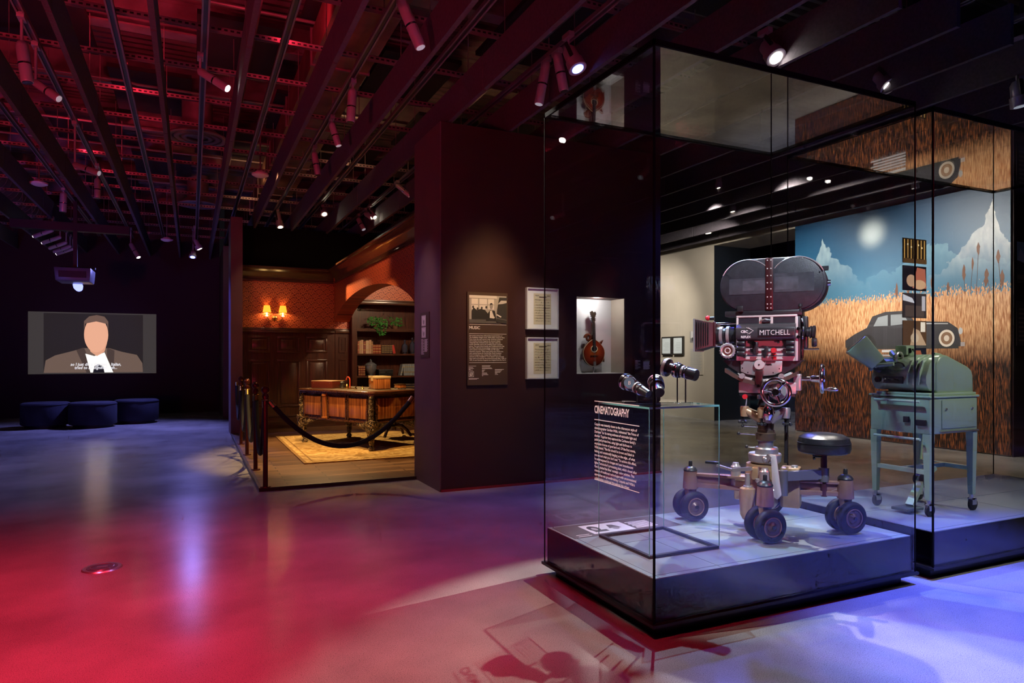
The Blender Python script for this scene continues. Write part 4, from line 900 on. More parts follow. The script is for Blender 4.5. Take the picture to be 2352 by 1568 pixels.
# pilaster between wall and bookcase
wp = struct('wall_study_pilaster', bx(2.482, 2.77, YW + .01, 13.418, PZ, 2.98), M_WPX)
bx(2.49, 2.77, YW - .02, YW + .01, PZ, 1.80).build('wainscot', M_MAHOG, wp)
moulded_panel(2.56, 2.70, 1.43, 1.73, YW - .0201, .02).build('moulded_panel', M_MAHOG, wp); moulded_panel(2.56, 2.70, .42, 1.30, YW - .0201, .02).build('moulded_panel', M_MAHOG, wp)
b = MB(); b.box(2.488, 2.77, YW - .06, YW, 1.80, 1.86); b.box(2.488, 2.77, YW - .04, YW, 1.86, 1.885); b.build('chair_rail', M_MAHOGX, wp, bevel=.006)
# arch wall
yc, ra, zb, za = 10.7, 2.85, 1.72, .73
top = []
K = 40
def arch_z(y): q = 1 - ((y - yc) / ra) ** 2; return zb + za * math.sqrt(max(q, 0))
ys = [7.34 + (13.295 - 7.34) * k / K for k in range(K + 1)]
b = MB()
vs = []; fs = []
for y in ys:
    z = max(arch_z(y), PZ) if abs(y - yc) < ra else PZ
    vs += [(2.482, y, z), (2.482, y, 2.98), (2.77, y, 2.98), (2.77, y, z)]
for k in range(K):
    a, c_ = k * 4, k * 4 + 4
    for q in range(4): fs.append((a + q, a + (q + 1) % 4, c_ + (q + 1) % 4, c_ + q))
fs += [(0, 3, 2, 1), (K * 4, K * 4 + 1, K * 4 + 2, K * 4 + 3)]
b._add(vs, fs)
wa = struct('wall_study_arch', b, M_WPY)
MB().prism([(2.48 + p, z) for p, z in CR], 'y', 7.36, 13.13).build('cornice', mat('cornice_mahogany', (.07, .026, .013), .22, coat=.5), wa)
# alcove bookcase
bc = thing('bookcase', 'built in dark wood bookcase with open shelves in the arched alcove', 'bookcase', (3.7, 13.3, PZ))
YB0, YB1 = 13.10, 13.412
bx(2.775, 2.87, YB0, YB1, PZ, 2.36).build('stile', M_MAHOG, bc, world=True); bx(4.66, 4.75, YB0, YB1, PZ, 2.36).build('stile', M_MAHOG, bc, world=True)
bx(2.87, 4.66, YB1 - .02, YB1, PZ, 2.36).build('back_panel', M_MAHOG, bc, world=True)
b = MB(); b.box(2.775, 4.78, YB0 - .03, YB1, 2.36, 2.42); b.box(2.775, 4.80, YB0 - .05, YB1, 2.42, 2.45); b.build('cornice', M_MAHOGX, bc, world=True, bevel=.006)
for z, th in ((1.84, .06), (1.375, .035), (.945, .035), (.66, .035), (.36, .035)): bx(2.87, 4.66, YB0, YB1 - .02, z, z + th).build('shelf', M_MAHOGX, bc, world=True)
struct('wall_study_alcove', bx(2.775, 4.9, 13.36, 13.417, 2.452, 2.98), M_WPX)
# books
def book(x, z, w_, h_, d_, col, label, lean=0., bands=0, group='books on the study shelves'):
    t = thing('book', label, 'book', (x, YB0 + .03, z), group); t.rotation_euler = (0, lean, 0)
    m = mat('book_%02d%02d%02d' % tuple(int(c * 99) for c in col), col, .5)
    b = MB(); b.prism([(0, 0), (w_ * .3, -.008), (w_ * .7, -.008), (w_, 0), (w_, d_), (0, d_)], 'z', 0, h_); b.build('cover', m, t)
    bx(w_ * .12, w_ * .88, .002, d_ - .004, h_ - .004, h_ + .001).build('page_block', mat('page_cream', (.55, .47, .33), .8), t)
    for k in range(bands): zz = h_ * (k + .6) / (bands + .2); bx(.001, w_ - .001, -.0095, -.002, zz, zz + .012).build('spine_band', mat('gilt', (.55, .40, .16), .35, .6), t)
X_ = lambda px: 2.87 + (px - 815) * .00875
random.seed(5)
ord_ = ['first', 'second', 'third', 'fourth', 'fifth', 'sixth', 'seventh', 'eighth', 'ninth', 'tenth', 'eleventh', 'twelfth']
x = 2.885
for k in range(7):
    w_ = (.03, .035, .042, .045, .06, .045, .028)[k]
    col = ((.30, .10, .06), (.42, .28, .17), (.45, .3, .2), (.20, .06, .04), (.45, .33, .22), (.42, .27, .17), (.3, .18, .1))[k]
    book(x, 1.41, w_, .235 + .015 * (k % 3), .17, col, 'pale tall book on the middle shelf, %s from the left' % ord_[k], bands=2); x += w_ + .002
for k in range(3):
    book(x, 1.41, .052, .175, .16, (.22, .04, .015), 'rust red book in the short set of three, %s' % ('left', 'centre', 'right')[k], bands=3); x += .054
for k in range(4):
    book(x + .008, 1.41, .052, .17, .16, (.02, .016, .014), 'black gilt banded volume, %s of four beside the red book' % ord_[k], bands=4); x += .055
book(x + .02, 1.41, .05, .165, .15, (.42, .03, .025), 'bright red book leaning at the end of the middle shelf row', lean=-.2)
for k in range(3): book(2.90 + k * .045, .98, .042, .19, .16, (.16, .03, .018), 'brown volume left of the crystal urn, %s of three' % ord_[k], bands=4)
book(X_(913), .98, .035, .225, .17, (.22, .27, .30), 'leaning grey blue volume at the start of the long set', lean=.22, bands=2)
for k in range(9): book(X_(921) + k * .038, .98, .036, .225, .17, (.22, .27, .30), 'grey blue volume with gilt band in the long set, %s upright one' % ord_[k], bands=2)
for k in range(8): book(X_(926) + k * .036, .695, .034, .11, .15, (.035, .025, .03), 'dark small volume on the lowest visible shelf, %s from the left' % ord_[k], bands=1)
t = thing('deed_box', 'black lidded box on the shelf behind the desk', 'box', (X_(880), 13.26, .98)); bx(-.13, .15, -.1, .1, 0, .11).build('body', M_BLACK, t, bevel=.006); bx(-.135, .155, -.105, .105, .085, .12).build('lid', M_BLACK, t, bevel=.004); MB().sph((.01, -.11, .08), .01, 8).build('clasp', M_BRASS, t)
# crystal urn, decanters
M_CRYS = mat('cut_crystal', (.30, .34, .39), .07, .65, bump=1., bscale=60, coat=.8); M_CRYSD = mat('dark_crystal', (.05, .06, .10), .1, .3, bump=.5, bscale=50, coat=1.)
t = thing('crystal_urn', 'cut crystal lidded urn on the shelf behind the desk', 'urn', (X_(848), 13.2, .98))
MB().rev((0, 0, 0), (0, 0, .2), [(0, .07), (.06, .075), (.12, .04), (.25, .07), (.6, .105), (.95, .115), (1, .11)], 28).build('bowl', M_CRYS, t)
MB().rev((0, 0, .2), (0, 0, .33), [(0, .12), (.15, .11), (.4, .07), (.55, .02), (.7, .028), (.85, .012), (1, .004)], 28).build('lid', M_CRYS, t)
for px_v, hgt, wd in ((925, .26, 'shorter'), (943, .30, 'taller')):
    t = thing('decanter', '%s dark glass decanter on the middle shelf' % wd, 'decanter', (X_(px_v), 13.18, 1.41), 'dark glass decanters')
    MB().rev((0, 0, 0), (0, 0, hgt), [(0, .045), (.05, .03), (.12, .05), (.3, .06), (.6, .058), (.72, .04), (.8, .018), (.88, .02), (.9, .026)], 24).build('bottle', M_CRYSD, t)
    MB().sph((0, 0, hgt * .97), .026, 12, (1, 1, 1.3)).build('stopper', M_CRYSD, t)
# trailing plants
def plant(x, z, n, spread, drop, label):
    t = thing('trailing_plant', label, 'plant', (x, 13.16, z), 'ivy on the upper shelf')
    MB().rev((0, 0, 0), (0, 0, .09), [(0, .05), (1, .07)], 18).build('pot', mat('clay_pot', (.12, .06, .03), .7), t)
    b = MB(); b.mi = 0
    for k in range(n):
        a = random.random() * 2 * PI; r = random.random() ** .6 * spread; c = Vector((r * math.cos(a) * 1.2, -abs(r * math.sin(a)) * .5 - .03, .11 + (random.random() - .35) * .16))
        if random.random() < .25: c = Vector((.07 + random.gauss(0, .04), -.06 - random.random() * .03, .08 - random.random() * drop))
        d1 = Vector((random.gauss(0, 1), random.gauss(0, 1), random.gauss(0, 1))).normalized(); d2 = d1.orthogonal().normalized(); s_ = .018 + random.random() * .014
        b.poly([c - d1 * s_, c + d2 * s_ * .6, c + d1 * s_ * 1.2, c - d2 * s_ * .6])
    b.build('leaves', mat('ivy_green', (.05, .22, .04), .45, noise=.6, nscale=20), t)['kind'] = 'stuff'
plant(X_(860), 1.90, 260, .17, .22, 'larger trailing ivy on the upper study shelf'); plant(X_(902), 1.90, 110, .11, .03, 'smaller ivy at the right on the upper study shelf')

# wall sconce
t = thing('wall_sconce', 'brass two armed wall sconce with yellow shades on the papered wall', 'sconce', (1.39, YW, 2.06))
MB().rev((0, 0, 0), (0, -.03, 0), [(0, .05), (.6, .045), (1, .02)], 20).build('backplate', M_BRASS, t); MB().sph((0, -.05, .0), .04, 14, (.8, 1, 1.2)).build('boss', M_BRASS, t)
for s_ in (-1, 1):
    pts = [(s_ * (.02 + .12 * k / 10), -.06 - .03 * math.sin(PI * k / 10), -.02 - .045 * math.sin(PI * k / 10) + .05 * (k / 10) ** 3) for k in range(11)]
    MB().tube(pts, .007, 8).build('arm', M_BRASS, t)
    MB().rev((s_ * .14, -.06, .03), (s_ * .14, -.06, .10), [(0, .012), (.15, .03), (.3, .012), (.35, .011), (1, .011)], 14).build('candle_cup', mat('candle_white', (.8, .7, .5), .5, emit=(1, .8, .4), estr=3), t)
    m_sh = mat('yellow_shade', (.75, .42, .08), .7, emit=(1, .42, .03), estr=1.5)
    MB().rev((s_ * .14, -.06, .10), (s_ * .14, -.06, .23), [(0, .075), (1, .052)], 24, False).build('shade', m_sh, t)
    MB().torus((s_ * .14, -.06, .10), (0, 0, 1), .075, .004, 24, 6).build('shade_trim', M_BRASS, t)
    point((1.39 + s_ * .14, YW - .075, 2.175), 3.6, (1, .62, .2), .02, 'sconce_bulb')

# rope barrier
POSTS = [7.30, 8.47, 9.82, 11.05]
def stanchion(y, label):
    t = thing('stanchion', label, 'stanchion', (.675, y, PZ), 'rope barrier posts')
    MB().cyl((0, 0, .004), (0, 0, .93), .024, n=20).build('post', M_POST, t); MB().rev((0, 0, 0), (0, 0, .012), [(0, .055), (1, .05)], 20).build('flange', M_POST, t)
    MB().rev((0, 0, .90), (0, 0, .955), [(0, .03), (.3, .034), (.6, .03), (1, .018)], 20).build('collar', M_POST, t); MB().sph((0, 0, .985), .042, 18).build('ball_finial', M_POST, t)
    MB().torus((.0, 0, .885), (0, 0, 1), .034, .006, 18, 6).build('rope_ring', M_BRASS, t)
for y, lb in zip(POSTS, ('nearest bronze rope barrier post at the study corner', 'second bronze rope barrier post along the study edge', 'third bronze rope barrier post along the study edge', 'farthest bronze rope barrier post along the study edge')): stanchion(y, lb)
def rope(p0, p1, sag, label):
    p0, p1 = Vector(p0), Vector(p1); t = thing('velvet_rope', label, 'rope', tuple(p0), 'velvet barrier ropes'); pts = []
    for k in range(25):
        q = k / 24; p = p0.lerp(p1, q); p.z -= sag * (1 - (2 * q - 1) ** 2); pts.append(p - p0)
    MB().tube(pts, .025, 12).build('rope_body', M_ROPE, t)
    for e in ((0, 1), (-1, -2)): a, c_ = pts[e[0]], pts[e[1]]; MB().cyl(a, a + (c_ - a).normalized() * .07, .028, n=14).build('end_cap', M_BRASS, t)
zr = .90
rope((.715, 7.30, zr), (2.24, 7.38, zr), .50, 'black velvet rope sagging across the study front')
for k, lb in enumerate(('nearest', 'second', 'third')):
    rope((.675, POSTS[k] + .04, zr), (.675, POSTS[k + 1] - .04, zr), .60, 'black velvet rope along the study edge, %s span' % lb)
rope((.675, POSTS[3] + .04, zr), (.70, 12.66, zr), .55, 'black velvet rope along the study edge, last span at the jamb')

# rug
t = thing('rug', 'golden patterned wool rug under the carved desk', 'rug', (2.8, 10.2, PZ))
bx(1.25, 4.45, 8.66, 11.80, PZ, PZ + .012).build('pile', M_RUG, t, world=True, bevel=.004)
b = MB()
for a in ((1.25, 4.45, 8.66, 8.70), (1.25, 4.45, 11.76, 11.80), (1.25, 1.29, 8.70, 11.76), (1.36, 4.35, 8.78, 8.80), (1.36, 1.38, 8.80, 11.7)): b.box(a[0], a[1], a[2], a[3], PZ + .0121, PZ + .0135)
b.build('border', mat('rug_border', (.22, .12, .03), .95), t, world=True)

# carved desk
RZ = PZ + .0135
D = thing('desk', 'large carved rosewood desk with gilded carving on the rug', 'desk', (2.24, 9.34, RZ), rz=math.radians(25.8))
LW, LL = .93, 1.68
bx(.02, LW - .02, .02, LL - .02, .385, .765).build('body', M_ROSED, D)
b = MB(); b.prism([(-.05, .03), (.03, -.05), (LW - .03, -.05), (LW + .05, .03), (LW + .05, LL - .03), (LW - .03, LL + .05), (.03, LL + .05), (-.05, LL - .03)], 'z', .785, .825); b.build('top', M_ROSED, D, bevel=.012)
b = MB(); b.prism([(-.03, .03), (.03, -.03), (LW - .03, -.03), (LW + .03, .03), (LW + .03, LL - .03), (LW - .03, LL + .03), (.03, LL + .03), (-.03, LL - .03)], 'z', .765, .785); b.build('frieze_moulding', M_ROSED, D, bevel=.006)
bx(.05, LW - .05, .08, LL - .08, .825, .828).build('leather_inset', M_LEATHER, D)
b = MB(); b.box(-.005, LW + .005, -.005, LL + .005, .375, .40); b.build('base_moulding', M_ROSED, D, bevel=.006)
def veneer(lo, hi, face):
    m = MB()
    if face == 'x': m.box(.004, .0195, lo, hi, .435, .725); m.build('veneer_panel', M_ROSE, D, bevel=.005); f = [(-.004, .0195, lo - .03, lo, .405, .755), (-.004, .0195, hi, hi + .03, .405, .755)]
    else: m.box(lo, hi, .004, .0195, .435, .725); m.build('veneer_panel', M_ROSE, D, bevel=.005); f = [(lo - .03, lo, -.004, .0195, .405, .755), (hi, hi + .03, -.004, .0195, .405, .755)]
    for a in f: bx(*a).build('stile', M_ROSED, D, bevel=.004)
for lo, hi in ((.11, .50), (.58, .97), (1.16, 1.57)): veneer(lo, hi, 'x')
veneer(.11, .82, 'y')
MB().rev((0, 1.06, .40), (0, 1.06, .76), [(0, .045), (.06, .045), (.08, .035), (.9, .035), (.92, .045), (1, .045)], 20).build('half_column', M_ROSE, D)
CX = [(0, 0), (LW, 0), (0, LL), (LW, LL)]
for (cx, cy) in CX:
    sx = 1 if cx == 0 else -1; sy = 1 if cy == 0 else -1
    # carved corner post with leaf lumps
    m = MB(); m.box(cx - .012 * sx, cx + .045 * sx, cy - .012 * sy, cy + .045 * sy, .40, .765) if sx == sy else m.box(min(cx - .012 * sx, cx + .045 * sx), max(cx - .012 * sx, cx + .045 * sx), min(cy - .012 * sy, cy + .045 * sy), max(cy - .012 * sy, cy + .045 * sy), .40, .765)
    for k in range(9):
        z = .42 + k * .038
        m.sph((cx - .012 * sx, cy + .018 * sy * (1 if k % 2 else .4), z), .02, 8, (.7, 1, 1)); m.sph((cx + .018 * sx * (1 if k % 2 else .4), cy - .012 * sy, z), .02, 8, (1, .7, 1))
    m.build('carved_corner', M_CARVE, D)
    # cabriole leg
    pts = []; rs = []
    for k in range(13):
        q = k / 12; z = .39 * (1 - q) + .0 * q; o = .02 - .05 * math.sin(q * 2.4) * (1 - q) + .02 * q - (.03 if q > .92 else 0)
        pts.append((cx + sx * (o + .02), cy + sy * (o + .02), z)); rs.append(.085 * (1 - q) ** 1.6 + .026 + (.012 if q > .9 else 0) + .008 * math.sin(k * 2.4))
    MB().tube(pts, rs, 14).build('cabriole_leg', M_CARVE, D)
    # carved apron brackets
    for ax in (0, 1):
        m = MB()
        for k in range(8):
            q = k / 7; L_ = .07 + q * .30; rr = .055 * (1 - q) + .014
            p = (cx + sx * L_, cy + sy * .015, .375 - rr * .8) if ax == 0 else (cx + sx * .015, cy + sy * L_, .375 - rr * .8)
            m.sph(p, rr, 10, (1, .6, 1) if ax == 0 else (.6, 1, 1))
        m.build('carved_bracket', M_CARVE, D)
def on_desk(name, label, cat, x, y, rz=0.):
    a = D.rotation_euler[2]; p = Vector((D.location.x + x * math.cos(a) - y * math.sin(a), D.location.y + x * math.sin(a) + y * math.cos(a), RZ + .829))
    return thing(name, label, cat, tuple(p), rz=a + rz)
t = on_desk('document_box', 'dark red wooden box with brass pull on the left of the desk', 'box', .25, 1.32, .25)
M_REDW = mat('red_lacquer_wood', (.10, .018, .012), .25, coat=.6)
bx(-.15, .15, -.2, .2, 0, .105).build('body', M_REDW, t, bevel=.004); bx(-.153, .153, -.203, .203, .105, .115).build('lid', mat('box_lid_tan', (.35, .20, .10), .4), t, bevel=.003)
MB().tube([(-.02, -.204, .06), (-.018, -.212, .05), (0, -.215, .045), (.018, -.212, .05), (.02, -.204, .06)], .003, 6).build('pull', M_BRASS, t)
for k in range(4): MB().sph((-.151, -.15 + k * .1, .08), .006, 8).build('stud', M_BRASS, t)
t = on_desk('humidor', 'walnut box with cream inlaid lid on the desk', 'box', .50, .42, -.35)
bx(-.11, .11, -.16, .16, .012, .16).build('body', M_ROSE, t, bevel=.004); bx(-.115, .115, -.165, .165, .16, .195).build('lid', mat('cream_inlay', (.50, .38, .22), .4), t, bevel=.004)
bx(-.122, -.112, -.03, .03, .125, .20).build('clasp', MATS['cream_inlay'], t); bx(-.118, .118, -.168, .168, 0, .012).build('base', M_ROSED, t)
t = on_desk('card_box', 'small gilded wooden box at the right of the desk', 'box', .72, .22, -.4)
bx(-.06, .06, -.09, .09, .02, .065).build('body', M_ROSE, t, bevel=.003); bx(-.065, .065, -.095, .095, .065, .075).build('lid', M_BRASS, t)
for a in ((-.055, -.085), (.045, -.085), (-.055, .075), (.045, .075)): bx(a[0], a[0] + .01, a[1], a[1] + .01, 0, .02).build('foot', M_BRASS, t)
t = on_desk('desk_set', 'brass and black desk set with a red crooked handle', 'desk set', .28, .92)
bx(-.06, .06, -.13, .13, 0, .012).build('tray', M_BRASS, t, bevel=.003)
MB().rev((0, .09, .012), (0, .09, .11), [(0, .045), (.5, .03), (.8, .038), (1, .01)], 16).build('inkwell', M_BLACK, t); MB().rev((0, -.02, .012), (0, -.02, .07), [(0, .03), (.6, .028), (1, .012)], 16).build('bell', M_BRASS, t)
MB().tube([(0, -.09, .012), (0, -.09, .12), (0, -.085, .15), (0, -.06, .175), (0, -.03, .175), (0, -.01, .155), (0, -.005, .13)], .009, 8).build('crook', mat('red_crook', (.5, .06, .03), .3), t)
MB().tube([(0, .06, .06), (0, -.03, .035), (0, -.12, .015)], .004, 6).build('pen', M_BRASS, t)
for i, (x, y) in enumerate(((.3, .72), (.36, .64), (.25, .66))):
    t = on_desk('desk_trinket', ('little brass seal', 'small brass stamp', 'dark little figurine')[i] + ' among the trinkets on the desk', 'trinket', x, y)
    MB().rev((0, 0, 0), (0, 0, .045), [(0, .022), (.3, .016), (.5, .008), (.8, .014), (1, .004)], 12).build('body', (M_BRASS, M_BRASS, M_CARVE)[i], t); MB().cyl((0, 0, -.0005), (0, 0, .004), .026, n=12).build('foot', M_BRASS, t)
# swivel chair behind the desk
t = thing('swivel_chair', 'dark wooden swivel chair with curved X base behind the desk', 'chair', (2.98, 10.86, RZ), rz=.4)
for k in range(4):
    a = k * PI / 2 + .4; d = Vector((math.cos(a), math.sin(a), 0))
    MB().tube([Vector((0, 0, .19)) + d * .03, Vector((0, 0, .19)) + d * .14, Vector((0, 0, .12)) + d * .24, Vector((0, 0, .03)) + d * .31], [.03, .03, .026, .022], 10).build('leg', M_ROSED, t)
MB().cyl((0, 0, .12), (0, 0, .42), .035, n=16).build('column', M_ROSED, t); MB().rev((0, 0, .42), (0, 0, .50), [(0, .2), (.3, .24), (.8, .24), (1, .2)], 28).build('seat', mat('chair_leather', (.05, .02, .012), .35), t)
b = MB(); b.tube([(.22 * math.cos(a), .22 * math.sin(a), .72) for a in [-.2 + k * .25 for k in range(15)]], .022, 8); b.build('back_rail', M_ROSED, t)
for a in (0.0, .8, 1.6, 2.4, 3.1): MB().cyl((.21 * math.cos(a), .21 * math.sin(a), .48), (.22 * math.cos(a), .22 * math.sin(a), .71), .011, n=8).build('spindle', M_ROSED, t)

# ------------------------------------------------------------------ movie camera (local x runs from lens to eyepiece, local -y faces the front glass)
M_CRK = mat('crackle_black', (.024, .021, .030), .42, noise=.25, nscale=30, bump=.12, bscale=220)
M_CBLK = mat('camera_black', (.022, .021, .025), .35, bump=.05, bscale=200); M_RUB = mat('black_rubber', (.012, .012, .014), .6, noise=.2, nscale=20, spec=.3)
M_GREY = mat('machined_grey', (.52, .49, .49), .32, .55, noise=.08, nscale=12); M_PALE = mat('pale_enamel', (.66, .60, .58), .35, .15)
M_KNOBR = mat('red_knob', (.6, .03, .04), .25, coat=.5); M_STRAP = mat('dark_red_strap', (.05, .008, .011), .35, .2); M_WORN = mat('worn_tape', (.055, .05, .065), .6, noise=.5, nscale=14)
M_TAPE = mat('faded_tape', (.034, .03, .042), .6, noise=.4, nscale=18); M_HOUS = mat('housing_grey_black', (.045, .044, .05), .38, bump=.1, bscale=220)
M_LENS = mat('lens_glass', (.02, .03, .06), .03, coat=1.)
HX, HY, RZC = 3.26, 3.20, math.radians(-53)
KX, KZ = .00257, .00273
def frame(zr):
    def Q(px, py, y=0.): return Vector(((px - 1762) * KX, y, 1.35 + (819 - py) * KZ - zr))
    return Q
def fbox(Q, x0, x1, y0, y1, d0, d1):   # box from drawing extents: left, right, top, bottom, near, far
    a, c_ = Q(x0, y1), Q(x1, y0); return MB().box(a.x, c_.x, d0, d1, a.z, c_.z)
z0 = 1.331; Q = frame(z0)
C = thing('movie_camera', 'black and silver studio film camera with a large double film magazine on top', 'camera', (HX, HY, z0), rz=RZC)
def stadium(cx0, cx1, cz, r, n=20):
    p = [(cx1 + r * math.cos(a), cz + r * math.sin(a)) for a in [-PI / 2 + PI * k / n for k in range(n + 1)]]
    return p + [(cx0 + r * math.cos(a), cz + r * math.sin(a)) for a in [PI / 2 + PI * k / n for k in range(n + 1)]]
c0, c1 = Q(1722, 656), Q(1835, 655); R = .166
mg = MB().prism(stadium(c0.x, c1.x, c0.z, R), 'y', -.055, .125).build('magazine', M_CRK, C, bevel=.008)
MB().prism(stadium(c0.x, c1.x, c0.z, R * .985), 'y', .0, .06).xf(Matrix.Translation((0, 0, 0))).build('magazine_rim', M_CBLK, mg)
MB().prism(stadium(c0.x - .002, c1.x - .008, c0.z, R * .955), 'y', -.063, -.054).build('magazine_cover', M_CRK, mg, bevel=.004)
b = MB()
for c_, a0, a1 in ((c0, .62, 2.7), (c1, .45, 2.5)): b.tube([(c_.x + R * .965 * math.cos(a), -.0635, c_.z + R * .965 * math.sin(a)) for a in [a0 + (a1 - a0) * k / 24 for k in range(25)]], .003, 6)
b.build('cover_edge', M_GREY, mg)
for x0, x1, ya, yb, m in ((1680, 1764, 640, 676, M_TAPE), (1712, 1764, 645, 668, M_WORN), (1784, 1872, 632, 674, M_TAPE), (1786, 1838, 640, 668, M_WORN)): fbox(Q, x0, x1, ya, yb, -.0648 - .0004 * (m is M_WORN), -.0638).build('tape_patch', m, mg)
fbox(Q, 1765, 1782, 596, 714, -.072, -.05).build('strap', M_STRAP, mg, bevel=.003)
for y in (601, 620, 636, 652, 666, 684, 700, 709):
    for x in (1769.5, 1777.5): p = Q(x, y); MB().cyl((p.x, -.072, p.z), (p.x, -.075, p.z), .004, n=10).build('rivet', M_PALE, mg)
for x, y in ((1674, 628), (1680, 632), (1884, 633)): p = Q(x, y); MB().cyl((p.x, -.058, p.z), (p.x, -.066, p.z), .005, n=10).build('screw', M_CBLK, mg)
p = Q(1898, 655); MB().rev((p.x - .03, .03, p.z), (p.x + .02, .03, p.z), [(0, .014), (.5, .014), (.6, .02), (1, .018)], 16).build('latch_knob', M_CHROME, mg)
p = Q(1893, 622); MB().box(p.x - .02, p.x + .02, .01, .05, p.z - .012, p.z + .012).build('hinge', M_CBLK, mg)
fbox(Q, 1670, 1846, 714, 726, -.065, .12).build('magazine_foot', M_CBLK, C, bevel=.003)
fbox(Q, 1700, 1714, 703, 716, -.085, -.055).build('toggle_latch', M_CBLK, C, bevel=.002)
p = Q(1842, 707); MB().rev((p.x, -.06, p.z - .03), (p.x, -.06, p.z + .014), [(0, .008), (.6, .008), (.62, .013), (1, .011)], 14).build('lock_screw', M_CBLK, C)
fbox(Q, 1696, 1842, 726, 829, -.055, .11).build('body', M_CBLK, C, bevel=.006)
# bright face frame of the door opening, dark inner panel
b = MB()
for x0, x1, ya, yb in ((1697, 1836, 724.5, 729), (1697, 1702, 729, 828), (1831, 1837, 729, 828)): a_ = Q(x0, yb); c_ = Q(x1, ya); b.box(a_.x, c_.x, -.066, -.055, a_.z, c_.z)
b.build('door_frame', M_PALE, C, bevel=.003)
fbox(Q, 1702, 1831, 729, 745, -.060, -.055).build('inner_panel', M_CRK, C)
fbox(Q, 1750, 1756, 729, 744, -.066, -.055).build('bridge_strip', M_PALE, C); fbox(Q, 1776, 1782, 729, 744, -.066, -.055).build('bridge_strip', M_PALE, C)
b = MB(); a_, c_ = Q(1754, 737), Q(1777, 737); b.tube([(a_.x, -.075, a_.z), ((a_.x + c_.x) / 2, -.085, a_.z + .006), (c_.x, -.075, c_.z)], .006, 8); b.build('clasp', M_CHROME, C)
# motor housing with name plate
a_, c_ = Q(1700, 782), Q(1833, 743)
MB().prism([(-.055, c_.z), (-.10, c_.z - .008), (-.125, c_.z - .03), (-.13, a_.z + .03), (-.12, a_.z + .008), (-.10, a_.z), (-.055, a_.z)], 'x', a_.x, c_.x).build('motor_housing', M_HOUS, C, bevel=.006)
fbox(Q, 1751, 1831, 754, 773, -.134, -.128).build('name_plate', M_CBLK, C, bevel=.0028)
o = Q(1755.5, 757.5); text('name_lettering', 'MITCHELL', .044, (o.x, -.1345, o.z), U, V, M_TEXT, C, width=.172, bold=-.0003)
o = Q(1712, 758.5); text('badge_lettering', 'CBC', .022, (o.x, -.1315, o.z), U, V, M_TEXT, C, width=.042, bold=.0008)
o = Q(1712.5, 771); text('badge_lettering', 'REFLEX', .02, (o.x, -.1315, o.z), U, V, M_TEXT, C, width=.058, bold=.0004)
b = MB()
for dx in (0, 4): o1, o2, o3 = Q(1725 + dx, 753), Q(1741 - dx * .2, 760.5), Q(1727 + dx, 768); b.tube([(o1.x, -.131, o1.z), (o2.x, -.131, o2.z), (o3.x, -.131, o3.z)], .0011, 5)
b.build('arrow_emblem', M_TEXT, C)
# movement compartment
fbox(Q, 1702, 1831, 783, 828, -.060, -.055).build('movement_plate', M_PALE, C)
for x0, x1 in ((1701, 1720), (1813, 1831)):
    br = fbox(Q, x0, x1, 781, 818, -.10, -.055).build('bearing_block', M_CBLK, C, bevel=.004)
    for y in (788, 800, 811): p = Q((x0 + x1) / 2, y); MB().rev((p.x - .024, -.10, p.z), (p.x + .024, -.10, p.z), [(0, .013), (.1, .016), (.9, .016), (1, .013)], 16).build('roller', M_CBLK, br)
for y, r_ in ((799, .005), (817, .004)): a_, c_ = Q(1718, y), Q(1815, y); MB().cyl((a_.x, -.085, a_.z), (c_.x, -.085, c_.z), r_, n=12).build('guide_rod', M_CHROME, C)
for x0, x1, ya, yb in ((1738, 1749, 786, 814), (1764, 1772, 796, 818)): fbox(Q, x0, x1, ya, yb, -.105, -.07).build('gate_arm', M_CBLK, C, bevel=.004)
p = Q(1742, 789); MB().cyl((p.x, -.09, p.z), (p.x, -.125, p.z), .012, n=16).build('small_knob', M_CHROME, C)
p = Q(1786, 805); MB().cyl((p.x, -.06, p.z), (p.x, -.12, p.z), .013, n=18).build('knob_stem', M_CHROME, C); MB().rev((p.x, -.11, p.z), (p.x, -.135, p.z), [(0, .017), (.8, .017), (1, .014)], 22).build('red_button', M_KNOBR, C)
fbox(Q, 1782, 1790, 812, 826, -.08, -.06).build('red_lever', M_KNOBR, C, bevel=.002)
for x, y in ((1718, 819), (1764, 819), (1795, 786)): p = Q(x, y); MB().cyl((p.x, -.07, p.z), (p.x, -.10, p.z), .008, n=14).build('thumb_screw', M_CBLK, C)
for x in (1725, 1733, 1756, 1800): fbox(Q, x, x + 5, 803, 808, -.064, -.060).build('sprocket_guide', M_GREY, C)
# front dial
p = Q(1678, 805); MB().torus((p.x, -.09, p.z), (0, 1, 0), .039, .009, 36, 10).build('dial_ring', M_GREY, C)
b = MB()
for k in range(18): a = 2 * PI * k / 18; b.sph((p.x + .047 * math.cos(a), -.09, p.z + .047 * math.sin(a)), .005, 6)
b.build('dial_knurling', M_GREY, C)['kind'] = 'stuff'
MB().rev((p.x, -.06, p.z), (p.x, -.088, p.z), [(0, .036), (1, .034)], 30).build('dial_face', mat('copper_dial', (.5, .22, .16), .3, .8), C); MB().torus((p.x, -.09, p.z), (0, 1, 0), .016, .004, 24, 8).build('dial_hub', M_PALE, C)
a_ = Q(1700, 805); MB().cyl((p.x + .03, -.06, p.z), (a_.x, -.05, a_.z), .016, n=16).build('dial_shaft', M_CBLK, C)
